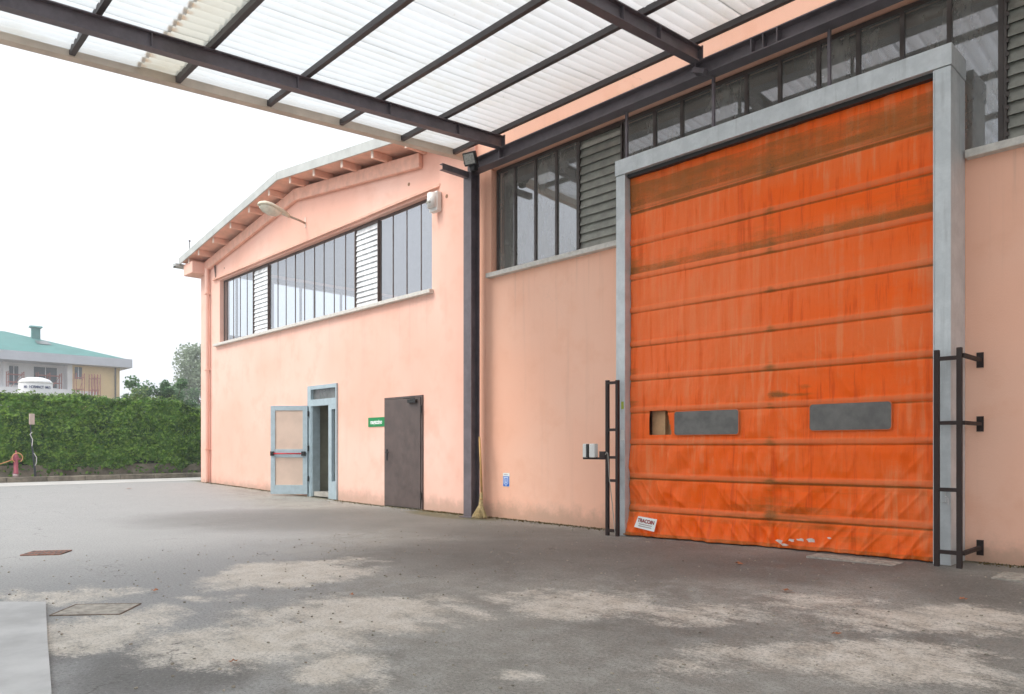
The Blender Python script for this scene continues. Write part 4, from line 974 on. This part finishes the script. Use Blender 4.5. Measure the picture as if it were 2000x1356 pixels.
mb.poly([(x1, y0, z0), (x1, y1, z0), (xm, yt, z1), (xm, y0, z1)]); mb.poly([(x1, y1, z0), (x0, y1, z0), (xm, yt, z1)]); mb.poly([(x0, y1, z0), (x0, y0, z0), (xm, y0, z1), (xm, yt, z1)]); mb.poly([(x0, y0, z0 - .02), (x1, y0, z0 - .02), (x1, y1, z0 - .02), (x0, y1, z0 - .02)]); mb.poly([(x0, y0, z0), (x1, y0, z0), (xm, y0, z1)])
mb.build('roof', M_ROOF, hs_)
mb = MB(); mb.box(xm + 1.4, xm + 2.0, hy_(8.05) + .1, hy_(8.05) + .75, z1 - 1.4, z1 + .35); mb.prism([(xm + 1.2, z1 + .35), (xm + 2.2, z1 + .35), (xm + 2.0, z1 + .5), (xm + 1.4, z1 + .5)], hy_(8.05) - .05, hy_(8.05) + .9); mb.build('chimney', M_ROOF, hs_)
def roofpt(f, y): return (x1 + (xm - x1) * f, y, z0 + (z1 - z0) * f + .06)
mb = MB(); yk = hy_(8.42); mb.poly([roofpt(.42, yk - .55), roofpt(.42, yk + .6), roofpt(.60, yk + .45), roofpt(.60, yk - .5)]); sk = mb.build('skylight', plain('skylight_dark', (.10, .12, .12), .3), hs_)
for a, b, z_0, z_1, xx in ((6.877, 7.25, 4.221, 5.135, XH - 1.4), (7.906, 8.889, 4.15, 5.165, XH - 1.4), (9.52, 9.84, 4.609, 5.21, XH), (5.2, 5.7, 4.2, 5.13, XH - 1.4)):
    mb = MB(); mb.box(xx + .005, xx + .03, hy_(a), hy_(b), hz_(z_0), hz_(z_1)); wn = mb.build('window', M_HD, hs_)
    mb = MB(); mb.box(xx + .031, xx + .06, (hy_(a) + hy_(b)) / 2 - .03, (hy_(a) + hy_(b)) / 2 + .03, hz_(z_0), hz_(z_1)); mb.build('mullion', M_HW, wn)
mb = MB(); mb.tube([(XH + .1, hy_(11.38), 0), (XH + .1, hy_(11.38), zc)], .07, 8); mb.build('downpipe', plain('dark_pipe', (.10, .09, .08), .6), hs_)
M_SCAF = plain('red_scaffold', (.42, .15, .12), .7, .2, 5)
def scaf(label, ya, yb, z0, z1, x, brace=True, n=2):
    t = empty('scaffold', label, 'scaffold', 'red scaffold trestles on the villa')
    ps = [hy_(ya + (yb - ya) * i / (n - 1)) for i in range(n)]; z0, z1 = hz_(z0), hz_(z1)
    for p in ps:
        for dx in (0, .8):
            mb = MB(); mb.tube([(x + dx, p, z0), (x + dx, p, z1)], .035, 5); mb.build('post', M_SCAF, t)
    mb = MB()
    for z in (z0 + (z1 - z0) * .45, z0 + (z1 - z0) * .85):
        for dx in (0, .8): mb.tube([(x + dx, ps[0], z), (x + dx, ps[-1], z)], .028, 5)
    mb.build('rail', M_SCAF, t)
    if brace:
        mb = MB()
        for p, q_ in zip(ps[:-1], ps[1:]): mb.tube([(x + .8, p, z0), (x + .8, q_, z1)], .022, 5)
        mb.build('brace', M_SCAF, t)
scaf('scaffold trestle in front of the narrow loggia window', 6.72, 7.36, 3.9, 4.82, XH + .3 - 1.2)
scaf('scaffold trestle across the wide loggia window', 7.95, 8.95, 3.95, 4.85, XH + .3 - 1.2, n=3)
scaf('scaffold stack standing by the yellow wall', 9.42, 9.78, 3.4, 4.85, XH + .5, n=2)
scaf('scaffold frames leaning at the right end of the balcony', 10.1, 10.50, 3.4, 4.85, XH + .5, n=4)
# white mortar silo with lettering
t = empty('mortar_silo', 'round topped white mortar silo with dark lettering above the hedge', 'silo')
sx, sy, sr = -40.0, 7.46, .68
mb = MB(); mb.lathe((sx, sy, 0), [(.3, .2), (.35, 1.6), (.60, 2.5), (sr, 3.3), (sr, 4.15), (sr * .96, 4.22), (sr * .80, 4.32), (sr * .45, 4.40), (.02, 4.42)], 24); mb.build('tank', plain('silo_white', (.78, .78, .78), .5, .05, 1), t, smooth=True)
mb = MB(); mb.lathe((sx, sy, 4.13), [(sr + .02, 0), (sr + .02, .05)], 24); mb.build('rim', M_WHITE, t)
for i, ch in enumerate('MI NORMACT MATI'):
    a = (i - 7) * .118
    if ch == ' ': continue
    Mt = Matrix.Translation((sx + (sr + .01) * math.cos(a), sy + (sr + .01) * math.sin(a), 3.92)) @ Matrix.Rotation(PI / 2 + a, 4, 'Z') @ Matrix.Rotation(PI / 2, 4, 'X')
    text_mesh('lettering', ch, .17, plain('silo_print', (.10, .12, .22), .6) if i == 0 else bpy.data.materials['silo_print'], Mt, t, .004, .8, .004)

# trees and bushes behind the hedge
def tree(name, label, x, y, z0, h, rad, nl, ls, mat, seed, lobes=9, shape=1.0, group=None, cat='tree'):
    random.seed(seed); t = empty(name, label, cat, group)
    mb = MB(); mb.tube([(x, y, z0 - .1), (x + .05 * h, y, z0 + h * .35), (x, y + .03 * h, z0 + h * .75)], [h * .022, h * .016, h * .006], 7)
    L = []
    for i in range(lobes):
        a = random.uniform(0, 2 * PI); f = random.uniform(.30, .95); r = rad * random.uniform(.25, .85) * (1.15 - .7 * max(0, f - .5)) 
        p = Vector((x + r * math.cos(a), y + r * math.sin(a), z0 + h * f)); L.append((p, rad * random.uniform(.28, .5)))
        mb.tube([(x, y, z0 + h * f * .55), (x + .5 * r * math.cos(a), y + .5 * r * math.sin(a), z0 + h * f * .85), p], [h * .009, h * .006, h * .002], 5)
    mb.build('trunk', M_BARK, t)
    mb = MB(); rn = []
    for i in range(nl):
        p, r = random.choice(L); d = Vector((random.gauss(0, 1), random.gauss(0, 1), random.gauss(0, .8))).normalized() * r * random.random() ** .45
        leaves(mb, rn, p + d, (0, 0, 1), ls, .9)
    finish(mb, rn, 'crown', mat, t)
tree('leafy_bush', 'bright green bush beyond the hedge next to the villa', -35, 10.4, .3, 3.95, 1.0, 5200, .065, M_LEAFA, 41, 16, cat='bush')
tree('leafy_bush', 'feathery green bush between the villa and the tall pale tree', -34, 11.6, .3, 4.0, .8, 4200, .06, M_LEAFA, 43, 14, cat='bush')
tree('leafy_bush', 'grey green bush at the far left before the villa', -34, 4.9, .3, 3.35, .9, 4200, .06, M_LEAFB, 47, 12, cat='bush')
tree('tall_tree', 'tall misty tree rising beside the pink warehouse corner', -66, 25.2, .3, 10.2, 3.1, 15000, .13, M_LEAFB, 53, 30)
tree('tall_tree', 'lower misty tree in front of the tall pale one', -60, 20.6, .3, 5.6, 1.9, 6000, .11, M_LEAFA, 59, 18)

# mist
hz = MB(); hz.box(-640, 620, -620, 620, -2.2, 14); mh = bpy.data.materials.new('mist'); mh.use_nodes = True; tt = mh.node_tree
tt.nodes.remove(tt.nodes['Principled BSDF']); pv = tt.nodes.new('ShaderNodeVolumePrincipled'); pv.inputs['Color'].default_value = (.93, .95, .98, 1); pv.inputs['Density'].default_value = .0027
tt.links.new(pv.outputs[0], tt.nodes['Material Output'].inputs['Volume'])
HAZE = True
if HAZE: tag(hz.build('haze', mh), 'thin pale morning mist', kind='stuff')
